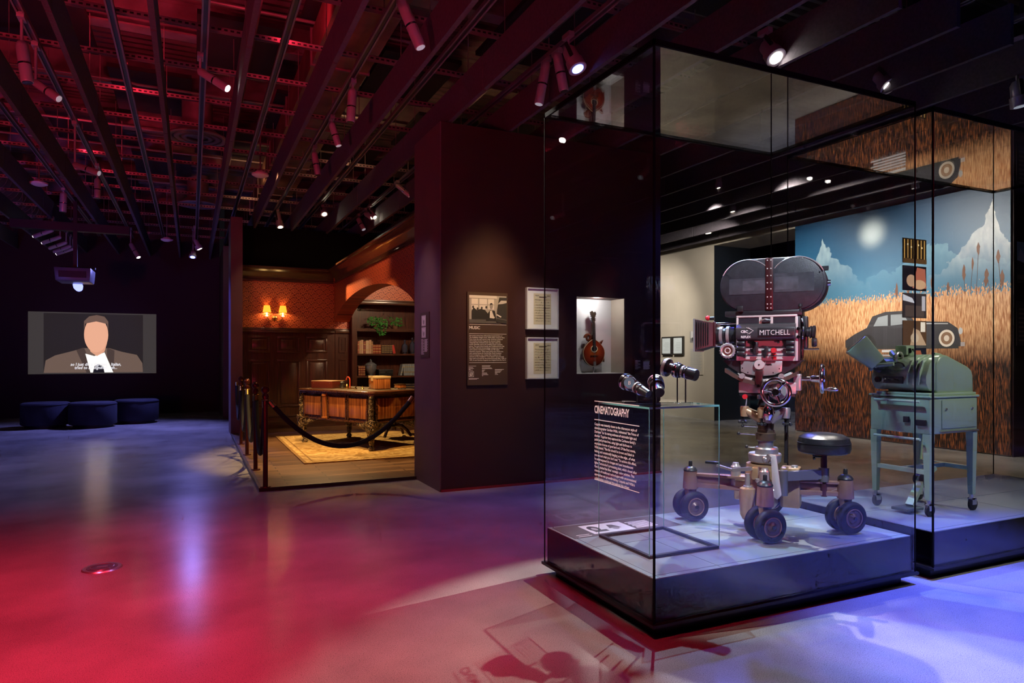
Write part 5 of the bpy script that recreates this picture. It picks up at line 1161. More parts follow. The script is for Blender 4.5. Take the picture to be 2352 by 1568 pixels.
# lens and matte box
Lc = Q(1692, 768); Le = Q(1640, 768)
MB().rev((Lc.x + .01, .02, Lc.z), (Le.x, .02, Le.z), [(0, .062), (.12, .062), (.14, .05), (.35, .05), (.37, .056), (.5, .056), (.52, .045), (.7, .045), (.72, .054), (.95, .054), (1, .05)], 32).build('lens_barrel', M_CBLK, C)
for t_, r_ in ((.30, .058), (.62, .056)): q0 = Vector((Lc.x + (Le.x - Lc.x) * t_, .02, Lc.z)); MB().rev(q0, q0 - Vector((.018, 0, 0)), [(0, r_), (1, r_)], 36).build('focus_ring', M_GREY, C)
for zz in (741, 793): a_, c_ = Q(1644, zz), Q(1698, zz); MB().cyl((a_.x, -.02, a_.z), (c_.x, -.02, c_.z), .008, n=12).build('support_rod', M_CHROME, C)
m1, m2 = Q(1598, 805), Q(1645, 792); t1, t2 = Q(1598, 731), Q(1645, 740)
mb_ = MB()
def shell(xa, xb, za0, za1, zb0, zb1, ya, yb, wd=.006):
    A = [(xa, -ya + .03, za0), (xa, ya + .03, za0), (xa, ya + .03, za1), (xa, -ya + .03, za1)]; B_ = [(xb, -yb + .03, zb0), (xb, yb + .03, zb0), (xb, yb + .03, zb1), (xb, -yb + .03, zb1)]
    vs = A + B_; i_ = lambda P, k: [(x + (.0), .03 + (y - .03) * k, (za0 + za1) / 2 + (z - (za0 + za1) / 2) * k) for x, y, z in P]
    vs += i_(A, .93) + i_(B_, .93); fs = []
    for k in range(4):
        j = (k + 1) % 4; fs += [(k, j, 4 + j, 4 + k), (8 + k, 12 + k, 12 + j, 8 + j), (k, 8 + k, 8 + j, j), (4 + k, 4 + j, 12 + j, 12 + k)]
    mb_._add(vs, fs)
shell(m1.x, m2.x, m1.z, t1.z, m2.z, t2.z, .13, .085)
mt = mb_.build('matte_box', M_CBLK, C)
for k in range(6): x = m1.x + .016 + k * .013; q = k / 6; MB().box(x, x + .004, -.105 + .03 * q, -.10 + .03 * q, m1.z + .02 + .02 * q, t1.z - .016 - .01 * q).build('bellows_rib', M_RUB, mt)
b = MB()
for a_ in ((-.105, -.095, m1.z - .004, t1.z + .004), (.155, .165, m1.z - .004, t1.z + .004), (-.095, .155, t1.z - .004, t1.z + .005), (-.095, .155, m1.z - .005, m1.z + .004)): b.box(m1.x - .006, m1.x + .004, a_[0], a_[1], a_[2], a_[3])
b.build('front_lip', M_GREY, mt)
fbox(Q, 1640, 1645.5, 737, 795, -.06, .12).build('filter_stage', M_STRAP, mt, bevel=.003)
p = Q(1624, 727); MB().sph((p.x, -.01, p.z), .017, 14).build('red_bulb', M_KNOBR, mt); p = Q(1634, 728); MB().cyl((p.x - .012, -.01, p.z), (p.x + .016, -.01, p.z), .012, n=14).build('bulb_holder', M_CBLK, mt)
# eyepiece and rear controls
e0, e1 = Q(1842, 763), Q(1874, 765)
MB().rev((e0.x, -.02, e0.z), (e1.x, -.02, e1.z), [(0, .02), (.35, .022), (.4, .03), (.6, .03), (.62, .038), (.72, .038), (.74, .032), (.8, .04), (.95, .042), (1, .034)], 30).build('eyepiece', M_CBLK, C)
p = Q(1870, 787); MB().rev((p.x - .01, -.03, p.z), (p.x + .018, -.03, p.z), [(0, .026), (.5, .03), (1, .024)], 24).build('rear_knob', M_CBLK, C)
a_, c_ = Q(1846, 802), Q(1882, 802); MB().cyl((a_.x, -.04, a_.z), (c_.x, -.04, c_.z), .0055, n=12).build('crank_rod', M_CHROME, C)
b = MB(); b.tube([Q(1845, 730, -.03), Q(1850, 750, -.05), Q(1848, 790, -.06), Q(1846, 822, -.05)], .008, 8); b.build('door_hinge', M_CHROME, C)
fbox(Q, 1843, 1856, 728, 800, -.01, .08).build('rear_motor', M_CBLK, C, bevel=.006)
for y in (757, 775): p = Q(1838, y); MB().cyl((p.x, -.066, p.z), (p.x, -.082, p.z), .010, n=14).build('door_screw', M_CHROME, C)

# ------------------------------------------------------------------ geared head
z1 = 1.104; Q = frame(z1)
H = thing('geared_head', 'silver geared tripod head with two chrome hand wheels under the camera', 'geared head', (HX, HY, z1), rz=RZC)
def poly_plate(name, pts, d0, d1, m, parent, bev=.003): return MB().prism([(Q(x, y).x, Q(x, y).z) for x, y in pts], 'y', d0, d1).build(name, m, parent, bevel=bev)
arc = [(1665 + 180 * k / 16, 829 + 42 * math.sin(PI * k / 16) ** .85) for k in range(17)]
poly_plate('cradle', [(1663, 826.5), (1850, 826.5)] + list(reversed(arc)), -.045, .05, M_CRK, H)
poly_plate('cradle_face', [(1706, 829), (1803, 829), (1801, 853), (1785, 860), (1754, 864), (1722, 859), (1707, 853)], -.060, -.045, M_GREY, H)
p = Q(1751, 837); MB().rev((p.x, -.055, p.z), (p.x, -.082, p.z), [(0, .032), (.7, .032), (1, .029)], 32).build('tilt_lock', M_PALE, H); MB().cyl((p.x, -.082, p.z), (p.x, -.086, p.z), .005, n=10).build('lock_screw', M_CBLK, H)
for x, y in ((1711, 845), (1724, 855), (1796, 846), (1782, 855)): p = Q(x, y); MB().cyl((p.x, -.060, p.z), (p.x, -.0615, p.z), .004, n=10).build('screw', M_CBLK, H)
fbox(Q, 1764, 1779, 836, 838.5, -.0612, -.060).build('slot', M_CBLK, H)
a0_ = [(1672, 850), (1690, 861), (1712, 872), (1738, 878), (1764, 879), (1790, 875), (1815, 866), (1836, 856)]
b = MB()
for (xa, ya), (xb, yb) in zip(a0_[:-1], a0_[1:]):
    A, B_ = Q(xa, ya), Q(xb, yb); b.hexa([(A.x, -.10, A.z - .012), (B_.x, -.10, B_.z - .012), (B_.x, .03, B_.z - .012), (A.x, .03, A.z - .012)], [(A.x, -.10, A.z + .012), (B_.x, -.10, B_.z + .012), (B_.x, .03, B_.z + .012), (A.x, .03, A.z + .012)])
b.build('arc_rail', mat('bronze_rail', (.20, .13, .11), .3, .6), H)
poly_plate('rocker', [(1698, 856), (1722, 866), (1752, 871), (1790, 866), (1820, 853), (1828, 862), (1795, 877), (1752, 884), (1715, 876)], -.05, .04, M_PALE, H)
for x in (1713, 1802): p = Q(x, 863); MB().rev((p.x, -.05, p.z), (p.x, -.12, p.z), [(0, .012), (.6, .012), (.65, .018), (1, .016)], 18).build('roller_knob', M_GREY, H)
poly_plate('pan_body', [(1702, 877), (1832, 877), (1832, 902), (1702, 902)], -.055, .06, M_GREY, H)
poly_plate('index_bracket', [(1744, 850), (1761, 850), (1759, 876), (1755, 888), (1749, 888), (1744, 876)], -.115, -.06, M_STRAP, H)
p = Q(1752, 884); MB().cyl((p.x, -.115, p.z), (p.x, -.125, p.z), .008, n=14).build('index_screw', M_CHROME, H)
def hand_wheel(name, c_, axis, R_, handle):
    c_ = Vector(c_); ax = Vector(axis).normalized(); o = MB().torus(c_, ax, R_, .0125, 48, 12).build(name, M_CHROME, H)
    u = Vector((0, 0, 1)); v = ax.cross(u).normalized()
    MB().rev(c_ + ax * .02, c_ - ax * .015, [(0, .026), (.4, .03), (1, .02)], 24).build('hub', M_CHROME, o)
    for k in range(3): a = .7 + k * 2 * PI / 3; d = u * math.cos(a) + v * math.sin(a); MB().tube([c_ + d * .02, c_ + d * R_], [.009, .006], 10).build('spoke', M_CHROME, o)
    d = u * math.cos(handle) + v * math.sin(handle); q = c_ + d * R_ * .96
    MB().rev(q, q - ax * .085, [(0, .008), (.25, .007), (.4, .012), (.8, .014), (1, .008)], 16).build('crank_handle', M_CHROME, o)
wp_ = Q(1792, 897); hand_wheel('hand_wheel', (wp_.x, -.15, wp_.z), (0, 1, 0), .078, -2.4 + PI)
MB().cyl((wp_.x, -.14, wp_.z), (wp_.x, -.05, wp_.z), .018, n=18).build('wheel_shaft', M_GREY, H)
MB().rev((wp_.x, -.075, wp_.z), (wp_.x, -.055, wp_.z), [(0, .05), (1, .055)], 30).build('gear_cover', M_GREY, H)
ws_ = Q(1888, 868); hand_wheel('hand_wheel', (ws_.x, 0, ws_.z), (-1, 0, 0), .078, 2.6)
a_ = Q(1832, 868); MB().rev((a_.x, 0, a_.z), (ws_.x - .005, 0, ws_.z), [(0, .02), (.1, .02), (.12, .013), (.55, .013), (.6, .018), (1, .022)], 20).build('wheel_shaft', M_CHROME, H)
fbox(Q, 1826, 1842, 858, 895, -.04, .05).build('gear_box', M_GREY, H, bevel=.005)
fbox(Q, 1703, 1830, 902, 909, -.05, .055).build('base_plate', M_CBLK, H, bevel=.003)
p = Q(1719, 910); MB().rev((p.x, -.05, p.z), (p.x, -.10, p.z), [(0, .01), (.5, .01), (.55, .016), (1, .015)], 18).build('pan_lock_knob', M_KNOBR, H)
p = Q(1750, 911); MB().cyl((p.x, -.06, p.z - .012), (p.x, -.06, p.z + .012), .012, n=14).build('adjuster', M_GREY, H)

# ------------------------------------------------------------------ wheeled camera dolly
Q = frame(.29)
M_TAN = mat('tan_cast_alloy', (.46, .30, .17), .35, .35, noise=.2, nscale=10); M_ALU = mat('cast_aluminium', (.42, .42, .43), .4, .7, noise=.1, nscale=14)
M_BRN = mat('brown_collar', (.13, .085, .06), .35, .4); M_ROSEM = mat('rose_cast_metal', (.36, .20, .16), .35, .45, noise=.12, nscale=14)
K = thing('camera_dolly', 'wheeled spider camera dolly with cast arms, rubber tyres and a round black seat', 'dolly', (HX, HY, .29))
RM = Matrix.Rotation(RZC, 4, 'Z')
def P(px, py, y=0.): return RM @ Q(px, py, y)
def zc(py): return 1.35 + (819 - py) * KZ - .29
def coll(name, pa, pb, prof, m, n=32, cx=1762): a_, c_ = P(cx, pb), P(cx, pa); return MB().rev(a_, c_, prof, n).build(name, m, K)
coll('pan_stem', 909, 930, [(0, .05), (.5, .04), (1, .05)], M_CBLK)
# levelling bowl with three arms
coll('bowl_hub', 930, 970, [(0, .052), (.35, .056), (.7, .05), (1, .035)], M_TAN)
for k, (ang, m) in enumerate(((PI + .1, M_TAN), (-.25, M_ALU), (-PI / 2 - .1, M_TAN), (PI / 2, M_TAN))):
    d = RM @ Vector((math.cos(ang), math.sin(ang), 0)); r_ = .125 if k != 2 else .09
    b = MB(); zz = zc(950); b.tube([d * .03 + Vector((0, 0, zz - .03)), d * r_ * .6 + Vector((0, 0, zz - .005)), d * r_ + Vector((0, 0, zz + .02))], [.036, .030, .026], 14); b.build('bowl_arm', m, K)
    q = d * r_ + Vector((0, 0, zz)); MB().rev(q + Vector((0, 0, -.02)), q + Vector((0, 0, .045)), [(0, .024), (.8, .028), (1, .024)], 20).build('arm_boss', m, K)
    s_ = d * (r_ + .01) + Vector((0, 0, zz - .05)); b = MB(); b.cyl(s_ + Vector((0, 0, .04)), s_, .008, n=10)
    for j in range(5): a = j * 2 * PI / 5; b.sph(s_ + Vector((.02 * math.cos(a), .02 * math.sin(a), -.005)), .011, 8)
    b.build('star_knob', M_CBLK, K)
p = P(1773, 935, -.11); MB().rev(p + Vector((0, 0, -.07)), p + Vector((0, 0, .08)), [(0, .02), (.2, .034), (.45, .03), (.6, .018), (.75, .008), (1, .004)], 20).build('levelling_screw', M_CHROME, K)
a_, c_ = P(1716, 938, -.02), P(1721, 915, -.05); MB().cyl(a_, c_, .0045, n=10).build('tie_rod', M_CHROME, K)
coll('upper_collar', 969, 993, [(0, .047), (.05, .05), (.3, .05), (.32, .047), (.9, .05), (1, .048)], M_BRN)
coll('lower_collar', 992, 1011, [(0, .054), (.1, .06), (.9, .061), (1, .055)], M_BRN)
coll('chrome_column', 1010, 1034, [(0, .046), (1, .046)], M_SILVER)
coll('clamp_ring', 1026, 1043, [(0, .068), (.8, .07), (1, .064)], M_ALU, cx=1764)
coll('head_casting', 1040, 1066, [(0, .07), (.3, .095), (.9, .10), (1, .095)], M_ALU, cx=1760)
for px_, py_, x2 in ((1709, 979, 1744), (1700, 997, 1738), (1719, 1027, 1740)):
    a_, c_ = P(px_, py_, -.02), P(x2, py_ + 1, -.01); lv = MB().cyl(a_, c_, .0045, n=10).build('lever', M_CHROME, K); MB().sph(a_, .011, 14).build('lever_ball', M_CBLK, lv)
a_, c_ = P(1806, 958, .05), P(1806, 1062, .05); MB().cyl(a_, c_, .0095, n=12).build('steering_rod', M_CBLK, K); q = P(1806, 957, .05); b = MB(); b.cyl(q - Vector((0, 0, .012)), q + Vector((0, 0, .012)), .03, n=14)
b.build('rod_knob', M_CBLK, K)
# body castings
coll('body_casting', 1064, 1165, [(0, .075), (.12, .10), (.45, .115), (.7, .10), (1, .09)], M_TAN, cx=1752)
for (x0, x1, ya, yb, d0, d1, m) in ((1690, 1722, 1094, 1150, -.05, .05, M_TAN), (1795, 1840, 1070, 1160, -.02, .10, M_TAN), (1735, 1768, 1068, 1096, -.13, -.05, M_TAN)):
    a_, c_ = Q(x0, yb), Q(x1, ya); MB().box(a_.x, c_.x, d0, d1, a_.z, c_.z).xf(RM).build('side_casting', m, K, bevel=.012)
p = P(1727, 1146, -.12); MB().rev(p + Vector((0, 0, -.11)), p + Vector((0, 0, .09)), [(0, .03), (.15, .045), (.8, .05), (.95, .046), (1, .03)], 26).build('hydraulic_cylinder', M_TAN, K)
MB().rev(p + Vector((0, 0, .085)), p + Vector((0, 0, .17)), [(0, .026), (.12, .026), (.15, .016), (1, .014)], 18).build('cylinder_piston', M_GREY, K)
p = P(1757, 1085, -.12); MB().rev(p + Vector((0, 0, -.045)), p + Vector((0, 0, .05)), [(0, .028), (.1, .034), (.25, .034), (.3, .02), (1, .018)], 20).build('pivot_pin', M_GREY, K)
p = P(1762, 1101, -.03); MB().rev(p + Vector((0, 0, -.006)), p + Vector((0, 0, .006)), [(0, .08), (1, .08)], 32).build('turntable', M_ALU, K)
# pedal arm
b = MB(); b.bar(P(1652, 1072, -.08), P(1692, 1078, -.12), .018, .014); b.bar(P(1692, 1078, -.12), P(1738, 1070, -.14), .022, .022); b.build('pedal_lever', M_ALU, K)
b = MB(); b.box(-.045, .045, -.02, .02, -.008, .008); b.xf(Matrix.Translation(P(1640, 1067, -.06)) @ RM).build('foot_pedal', M_CBLK, K, bevel=.004)
# seat bracket plate
b = MB(); a_ = [Q(1779, 1034), Q(1794, 1034), Q(1806, 1122), Q(1797, 1132), Q(1787, 1126), Q(1783, 1050)]
MB().prism([(q.x, q.z) for q in a_], 'y', -.19, -.165).xf(RM).build('seat_bracket', M_PALE, K, bevel=.006)
b = MB(); b.bar(P(1772, 1050, -.17), P(1782, 1036, -.18), .03, .03); b.sph(P(1770, 1046, -.17), .022, 12); b.build('bracket_joint', M_ALU, K)
# wheel stations
TY = Vector((-.2, -.98, 0)).normalized()
def tyre(c_, parent):
    c_ = Vector(c_); r_ = .097
    o = MB().rev(c_ - TY * .028, c_ + TY * .028, [(0, .062), (.0, .075), (.08, .086), (.25, .094), (.5, .097), (.75, .094), (.92, .086), (1, .075), (1, .062)], 44, False).build('tyre', M_RUB, parent)
    for s_ in (-1, 1):
        MB().rev(c_ + TY * .004 * s_, c_ + TY * .027 * s_, [(0, .066), (.4, .064), (.7, .052), (.75, .045), (.6, .03), (1, .016), (1.15, .012)], 32, True).build('wheel_rim', mat('wheel_rim_metal', (.16, .10, .09), .4, .5), o)
    MB().torus(c_ + TY * .024, TY, .054, .004, 36, 8).build('rim_bead', M_ROSEM, o)
    return o
STN = [(2.985, 2.935), (2.945, 3.535), (3.585, 2.885), (3.54, 3.47)]
for i, (wx, wy) in enumerate(STN):
    c_ = Vector((wx - HX, wy - HY, .097)); m = M_ROSEM
    for s_ in (-1, 1): tyre(c_ + TY * .052 * s_ + Vector((0, 0, 0)), K)
    MB().cyl(c_ - TY * .09, c_ + TY * .09, .012, n=14).build('axle', M_CBLK, K)
    MB().hexa([c_ + Vector((-.02, -.014, -.01)), c_ + Vector((.02, -.014, -.01)), c_ + Vector((.02, .014, -.01)), c_ + Vector((-.02, .014, -.01))], [c_ + Vector((-.038, -.022, .115)), c_ + Vector((.038, -.022, .115)), c_ + Vector((.038, .022, .115)), c_ + Vector((-.038, .022, .115))]).build('fork', M_TAN, K, bevel=.006)
    MB().rev(c_ + Vector((0, 0, .108)), c_ + Vector((0, 0, .222)), [(0, .049), (.3, .048), (.9, .043), (1, .040)], 28).build('kingpin_housing', m, K)
    MB().rev(c_ + Vector((0, 0, .22)), c_ + Vector((0, 0, .285)), [(0, .043), (.1, .045), (.28, .038), (.45, .024), (.5, .012), (.9, .012), (1, .009)], 28).build('kingpin_cap', M_CBLK, K)
    ctr = Vector((-.005, .005, 0)); d = (ctr - c_); d.z = 0; L_ = d.length; d.normalize(); s_ = d.cross(Vector((0, 0, 1)))
    a_, e_ = c_ + d * .03, c_ + d * (L_ - .07)
    b = MB()
    for zz, hh in ((.118, .028), (.19, .018)): b.hexa([a_ + Vector((0, 0, zz)) - s_ * .022, a_ + Vector((0, 0, zz)) + s_ * .022, e_ + Vector((0, 0, zz - .0)) + s_ * .04, e_ + Vector((0, 0, zz)) - s_ * .04], [a_ + Vector((0, 0, zz + hh)) - s_ * .022, a_ + Vector((0, 0, zz + hh)) + s_ * .022, e_ + Vector((0, 0, zz + hh)) + s_ * .04, e_ + Vector((0, 0, zz + hh)) - s_ * .04])
    b.hexa([a_ + Vector((0, 0, .14)) - s_ * .006, a_ + Vector((0, 0, .14)) + s_ * .006, e_ + Vector((0, 0, .14)) + s_ * .006, e_ + Vector((0, 0, .14)) - s_ * .006], [a_ + Vector((0, 0, .195)) - s_ * .006, a_ + Vector((0, 0, .195)) + s_ * .006, e_ + Vector((0, 0, .195)) + s_ * .006, e_ + Vector((0, 0, .195)) - s_ * .006])
    b.build('cast_arm', m, K, bevel=.003)
    pv = c_ + d * (L_ * .62); MB().rev(pv + Vector((0, 0, .13)), pv + Vector((0, 0, .29)), [(0, .03), (.85, .03), (.9, .022), (1, .018)], 20).build('arm_pivot', M_GREY, K)
    MB().tube([pv + Vector((0, 0, .12)), pv * .5 + Vector((0, 0, .10)), Vector((.02, -.02, .10))], .007, 8).build('steering_chain', M_CBLK, K)
    MB().tube([c_ + Vector((.03, -.03, .20)), c_ + d * .12 + Vector((.02, -.02, .14))], .006, 8).build('brake_lever', M_SILVER, K)
# seat
sc_ = Vector((3.49 - HX, 2.96 - HY, 0))
MB().rev(sc_ + Vector((0, 0, .475)), sc_ + Vector((0, 0, .60)), [(0, .13), (.06, .145), (.25, .152), (.48, .150), (.5, .147), (.53, .150), (.75, .142), (.9, .11), (.97, .06), (1, .01)], 48).build('seat_cushion', mat('black_leather', (.022, .022, .028), .28, bump=.1, bscale=120), K)
MB().torus(sc_ + Vector((0, 0, .5375)), (0, 0, 1), .1505, .003, 48, 6).build('seat_piping', M_CBLK, K)
MB().cyl(sc_ + Vector((0, 0, .21)), sc_ + Vector((0, 0, .476)), .018, n=18).build('seat_post', mat('post_maroon', (.12, .04, .05), .3, .5), K)
b = MB(); q = P(1805, 1092, -.10); b.bar((q.x, q.y, .335), (sc_.x, sc_.y, .345), .035, .055); b.cyl((q.x, q.y, .22), (q.x, q.y, .37), .03, n=18); b.cyl(sc_ + Vector((0, 0, .30)), sc_ + Vector((0, 0, .385)), .03, n=18); b.build('seat_arm', mat('arm_grey_metal', (.22, .21, .24), .4, .6), K)
b = MB(); q = sc_ + RM @ Vector((-.03, -.01, .45)); b.cyl(q + RM @ Vector((.03, 0, 0)), q - RM @ Vector((.02, 0, 0)), .006, n=8)
for j in range(5): a = j * 2 * PI / 5; b.sph(q + RM @ Vector((-.025, .014 * math.cos(a), .014 * math.sin(a))), .009, 8)
b.build('seat_clamp_knob', M_CBLK, K)

# ------------------------------------------------------------------ three lenses on the glass riser
def lens_obj(a, c_, prof, label, rings, legs, face=None):
    a, c_ = Vector(a), Vector(c_); base = Vector((a.x * .5 + c_.x * .5, a.y * .5 + c_.y * .5, 1.097))
    t = thing('camera_lens', label, 'lens', tuple(base), 'cinema lenses on the riser'); A, B_ = a - base, c_ - base; ax = B_ - A
    MB().rev(A, B_, prof, 36).build('barrel', mat('lens_black', (.03, .03, .034), .28, .2, coat=.4), t)
    for q, r_, w_, m in rings:
        p = A + ax * q; MB().rev(p, p + ax.normalized() * w_, [(0, r_ * .96), (.15, r_), (.85, r_), (1, r_ * .96)], 40).build('ring', m, t)
    MB().rev(A - ax.normalized() * .001, A + ax.normalized() * .004, [(0, prof[0][1] * .86), (1, prof[0][1] * .9)], 32).build('front_glass', M_LENS, t)
    for q, off_ in legs:
        p = A + ax * q - Vector((0, 0, prof[3][1] * .8)); g = Vector((p.x, p.y, 0)); MB().tube([p, Vector((p.x, p.y, p.z * .85)), g], .004, 8).build('stand_leg', M_CBLK, t)
    return t
# positions along the view of the case, real sizes about 10-17 cm
lens_obj((2.435, 3.143, 1.293), (2.505, 2.956, 1.247), [(0, .05), (.12, .05), (.14, .03), (.3, .028), (.32, .04), (.5, .04), (.52, .028), (.68, .028), (.7, .033), (.98, .033), (1, .03)],
         'large zoom lens tilted on two thin black legs on the riser', [(.02, .053, .02, M_GREY), (.34, .043, .02, M_CHROME), (.56, .034, .012, M_SILVER), (.69, .036, .008, M_CHROME)], ((.4, 0), (.66, 0)))
l2 = lens_obj((2.215, 3.224, 1.215), (2.243, 3.035, 1.147), [(0, .045), (.2, .045), (.25, .036), (.4, .036), (.45, .026), (.6, .026), (.62, .03), (.8, .024), (1, .02)],
         'camera lens with a blue round badge lying tilted at the left of the riser', [(.03, .048, .018, M_CHROME), (.24, .040, .01, M_SILVER), (.5, .032, .01, M_GREY), (.66, .031, .008, M_CHROME)], ((.55, 0),))
lens_obj((2.396, 3.184, 1.218), (2.319, 3.043, 1.152), [(0, .035), (.1, .042), (.25, .042), (.3, .038), (.5, .042), (.55, .042), (.58, .03), (.75, .03), (.95, .031), (1, .028)],
         'squat camera lens standing tilted in the middle of the riser', [(.12, .045, .016, M_GREY), (.36, .044, .01, M_CHROME), (.62, .033, .008, M_CHROME)], ((.5, 0),))
a_, c_ = Vector((2.215, 3.224, 1.215)) - l2.location, Vector((2.243, 3.035, 1.147)) - l2.location
dv = Vector((-.70, -.66, .25)).normalized(); pb = a_.lerp(c_, .28) + dv * .036
MB().rev(pb, pb + dv * .008, [(0, .034), (.7, .034), (1, .031)], 30).build('badge_rim', M_CHROME, l2); MB().rev(pb + dv * .007, pb + dv * .009, [(0, .030), (1, .030)], 30).build('badge_face', mat('blue_badge', (.12, .25, .38), .3), l2)
uu = Vector((.68, -.72, 0)); vv = dv.cross(uu) * -1 if dv.cross(uu).z < 0 else dv.cross(uu)
text('badge_letter', 'B', .03, pb + dv * .0098 - uu * .008 + vv * .012, uu, vv, M_TEXT, l2)

# ------------------------------------------------------------------ green film editing machine
M_GRN = mat('pale_green_enamel', (.33, .47, .31), .3, .05, coat=.3); M_GRND = mat('dark_green_paint', (.05, .07, .06), .5); M_GRNL = mat('mint_enamel', (.38, .54, .37), .28, coat=.4)  # darker green for the foot pedal and hood neck
x0, x1, y0, y1 = 4.40, 4.91, 2.90, 3.335
E = thing('editing_machine', 'pale green upright film editing machine on a castor stand', 'editing machine', ((x0 + x1) / 2, (y0 + y1) / 2, .29))
bx(x0, x1, y0, y1, .835, 1.075).build('cabinet', M_GRN, E, world=True, bevel=.01)
bx(x0 - .008, x1 + .012, y0 - .008, y1 + .008, 1.075, 1.09).build('cabinet_rim', M_GRNL, E, world=True, bevel=.005)
bx(x0 + .12, x1 - .02, y0 - .005, y0 - .0005, .87, 1.06).build('front_door', M_GRN, E, world=True, bevel=.002)
for x in (x0 + .16, x1 - .07): MB().cyl((x, y0 - .012, 1.0), (x, y0 - .004, 1.0), .008, n=14).build('door_screw', M_SILVER, E, world=True)
bx(x0 + .1, x1, y0 - .010, y0 - .0005, .842, .852).build('door_hinge', M_SILVER, E, world=True)
bx(x0 - .012, x0 - .0005, y0 + .14, y0 + .18, .905, .945).build('socket_plate', M_CBLK, E, world=True, bevel=.003); bx(x0 - .012, x0 - .0005, y0 + .02, y0 + .09, .89, .93).build('switch_plate', M_CBLK, E, world=True, bevel=.003)
for zz in (1.05, .80): MB().cyl((x0 - .025, y0 + .05, zz), (x0 - .025, y1 - .05, zz), .009, n=14).build('towel_rail', M_GRNL, E, world=True)
for (lx, ly) in ((x0, y0), (x0, y1 - .05), (x1 - .05, y0), (x1 - .05, y1 - .05)):
    ofx = .0 if lx == x0 else .0
    MB().hexa([(lx + .008, ly + .008, .40), (lx + .04, ly + .008, .40), (lx + .04, ly + .04, .40), (lx + .008, ly + .04, .40)], [(lx, ly, .836), (lx + .05, ly, .836), (lx + .05, ly + .05, .836), (lx, ly + .05, .836)]).build('leg', M_GRN, E, world=True)
    cc = (lx + .024, ly + .024)
    cs = MB(); cs.cyl((cc[0], cc[1], .36), (cc[0], cc[1], .405), .012, n=10); cs.box(cc[0] - .014, cc[0] + .03, cc[1] - .018, cc[1] - .014, .33, .375); cs.box(cc[0] - .014, cc[0] + .03, cc[1] + .014, cc[1] + .018, .33, .375); cs.box(cc[0] - .014, cc[0] + .014, cc[1] - .018, cc[1] + .018, .365, .375)
    co = cs.build('castor_fork', M_SILVER, E, world=True)
    MB().rev((cc[0] + .012, cc[1] - .013, .331), (cc[0] + .012, cc[1] + .013, .331), [(0, .034), (.15, .041), (.85, .041), (1, .034)], 26).build('castor_wheel', M_RUB, E, world=True)
for a_, c_ in (((x0 + .025, y0 + .04, .58), (x0 + .025, y1 - .04, .58)), ((x1 - .025, y0 + .04, .58), (x1 - .025, y1 - .04, .58)), ((x0 + .04, (y0 + y1) / 2, .58), (x1 - .04, (y0 + y1) / 2, .58))):
    MB().bar(a_, c_, .03, .028).build('cross_bar', M_GRNL, E, world=True)
b = MB(); b.bar((x0 + .06, y0 + .18, .33), (x0 + .22, y0 + .2, .50), .05, .03); b.bar((x0 + .22, y0 + .2, .50), (x0 + .34, y0 + .2, .57), .05, .03); b.build('pedal_arm', M_GRN, E, world=True)
MB().rev((x0 + .24, y0 + .16, .49), (x0 + .24, y0 + .26, .49), [(0, .05), (.4, .055), (.45, .035), (1, .035)], 22).build('pedal_motor', M_CBLK, E, world=True); bx(x0 - .05, x0 + .12, y0 + .12, y0 + .24, .305, .325).build('foot_pedal', M_GRND, E, world=True, bevel=.004)
for sx in (x0 + .04, x0 + .08): MB().box(sx - .002, sx + .002, y0 + .15, y0 + .21, .29, .306).build('pedal_foot', M_GRND, E, world=True)
# hood: side profile in x-z
hood = [(4.50, 1.09), (4.50, 1.30), (4.53, 1.345), (4.57, 1.365), (4.62, 1.36), (4.84, 1.285), (4.885, 1.26), (4.90, 1.22), (4.905, 1.09)]
MB().prism(hood, 'y', y0 + .02, y1 - .06).build('hood', M_GRN, E, world=True, bevel=.018, seg=3)
for yy in (y0 + .075, y1 - .13): MB().tube([(4.56, yy, 1.372), (4.62, yy, 1.366), (4.84, yy, 1.29), (4.885, yy, 1.26), (4.903, yy, 1.215), (4.906, yy, 1.18)], .007, 8).build('hood_rib', M_GRNL, E, world=True)
bx(4.40, 4.905, y0 + .005, y1 - .045, 1.09, 1.108).build('hood_flange', M_GRNL, E, world=True, bevel=.005)
# head with controls
head = [(4.43, 1.14), (4.41, 1.17), (4.41, 1.22), (4.43, 1.26), (4.45, 1.31), (4.50, 1.345), (4.56, 1.35), (4.56, 1.12), (4.45, 1.12)]
MB().prism(head, 'y', y0 + .03, y1 + .0).build('sound_head', M_GRN, E, world=True, bevel=.012)
for k, yy in enumerate((y0 + .07, y0 + .105, y0 + .15)): MB().prism([(4.40, 1.16), (4.40, 1.25), (4.44, 1.325), (4.52, 1.362), (4.57, 1.366), (4.57, 1.35), (4.45, 1.30), (4.415, 1.22)], 'y', yy, yy + .012).build('head_rib', M_GRNL, E, world=True)
bx(4.398, 4.4095, y0 + .19, y1 - .10, 1.165, 1.215).build('control_panel', M_CBLK, E, world=True, bevel=.003)
for yy in (y0 + .22, y0 + .29): MB().bar((4.398, yy, 1.19), (4.375, yy + .012, 1.197), .008, .008).build('toggle', M_CHROME, E, world=True)
MB().cyl((4.41, y1 - .06, 1.19), (4.39, y1 - .06, 1.19), .02, n=18).build('control_knob', M_CBLK, E, world=True)
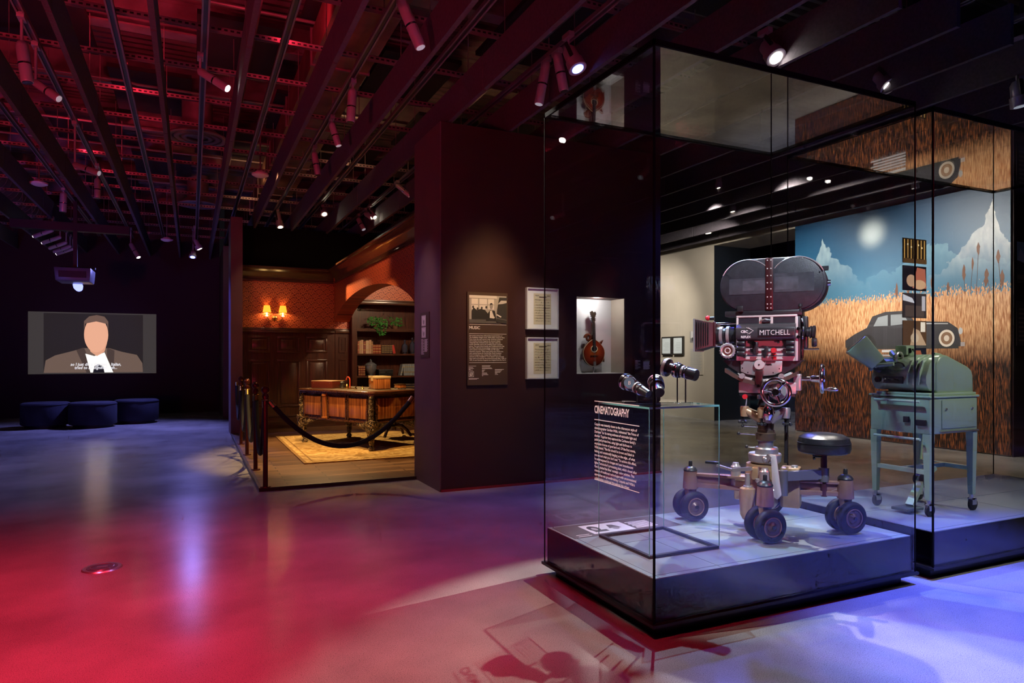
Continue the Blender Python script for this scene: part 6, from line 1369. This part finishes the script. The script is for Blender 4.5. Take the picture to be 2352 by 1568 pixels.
for k in range(11): a = PI * k / 10; MB().cyl((4.432, y0 + .24 - .04 * math.cos(a), 1.285 + .025 * math.sin(a)), (4.425, y0 + .24 - .04 * math.cos(a), 1.285 + .025 * math.sin(a)), .005, n=8).build('speaker_hole', M_CBLK, E, world=True)
MB().tube([(4.40, y1 - .18, 1.30), (4.37, y1 - .08, 1.29), (4.37, y1 - .02, 1.26)], .014, 10).build('film_guard', M_GRNL, E, world=True)
# viewing hood
vd = Vector((-.42, .45, .62)).normalized(); c_ = Vector((4.42, y1 - .04, 1.30)); sx_ = vd.cross(Vector((0, 0, 1))).normalized(); sy_ = sx_.cross(vd)
def rq(p, w_, h_): return [p - sx_ * w_ - sy_ * h_, p + sx_ * w_ - sy_ * h_, p + sx_ * w_ + sy_ * h_, p - sx_ * w_ + sy_ * h_]
MB().hexa(rq(c_, .075, .055), rq(c_ + vd * .20, .10, .085)).build('viewing_hood', M_GRN, E, world=True, bevel=.012)
MB().hexa(rq(c_ + vd * .199, .085, .07), rq(c_ + vd * .203, .085, .07)).build('viewing_screen', mat('dark_teal_screen', (.04, .07, .07), .2), E, world=True)
MB().hexa(rq(c_ - vd * .05, .05, .04), rq(c_ + vd * .01, .065, .05)).build('hood_neck', M_GRND, E, world=True)
MB().tube([(4.45, y1 - .16, 1.35), (4.50, y1 - .10, 1.375), (4.56, y1 - .08, 1.37)], [.02, .024, .018], 10).build('film_arm', M_GRNL, E, world=True)
b = MB(); b.box(4.52, 4.62, y1 - .19, y1 - .10, 1.36, 1.43); b.build('gate_housing', M_GRNL, E, world=True, bevel=.012)
for yy in (y1 - .195, y1 - .195): bx(4.54, 4.56, yy - .002, yy + .004, 1.375, 1.41).build('gate_slot', M_CBLK, E, world=True)
for xx in (4.575, 4.60): MB().cyl((xx, y1 - .20, 1.40), (xx, y1 - .19, 1.40), .008, n=12).build('gate_screw', M_CHROME, E, world=True)
MB().torus((4.46, y1 - .18, 1.345), (0, 1, 0), .035, .008, 24, 8).build('spool_ring', M_SILVER, E, world=True)
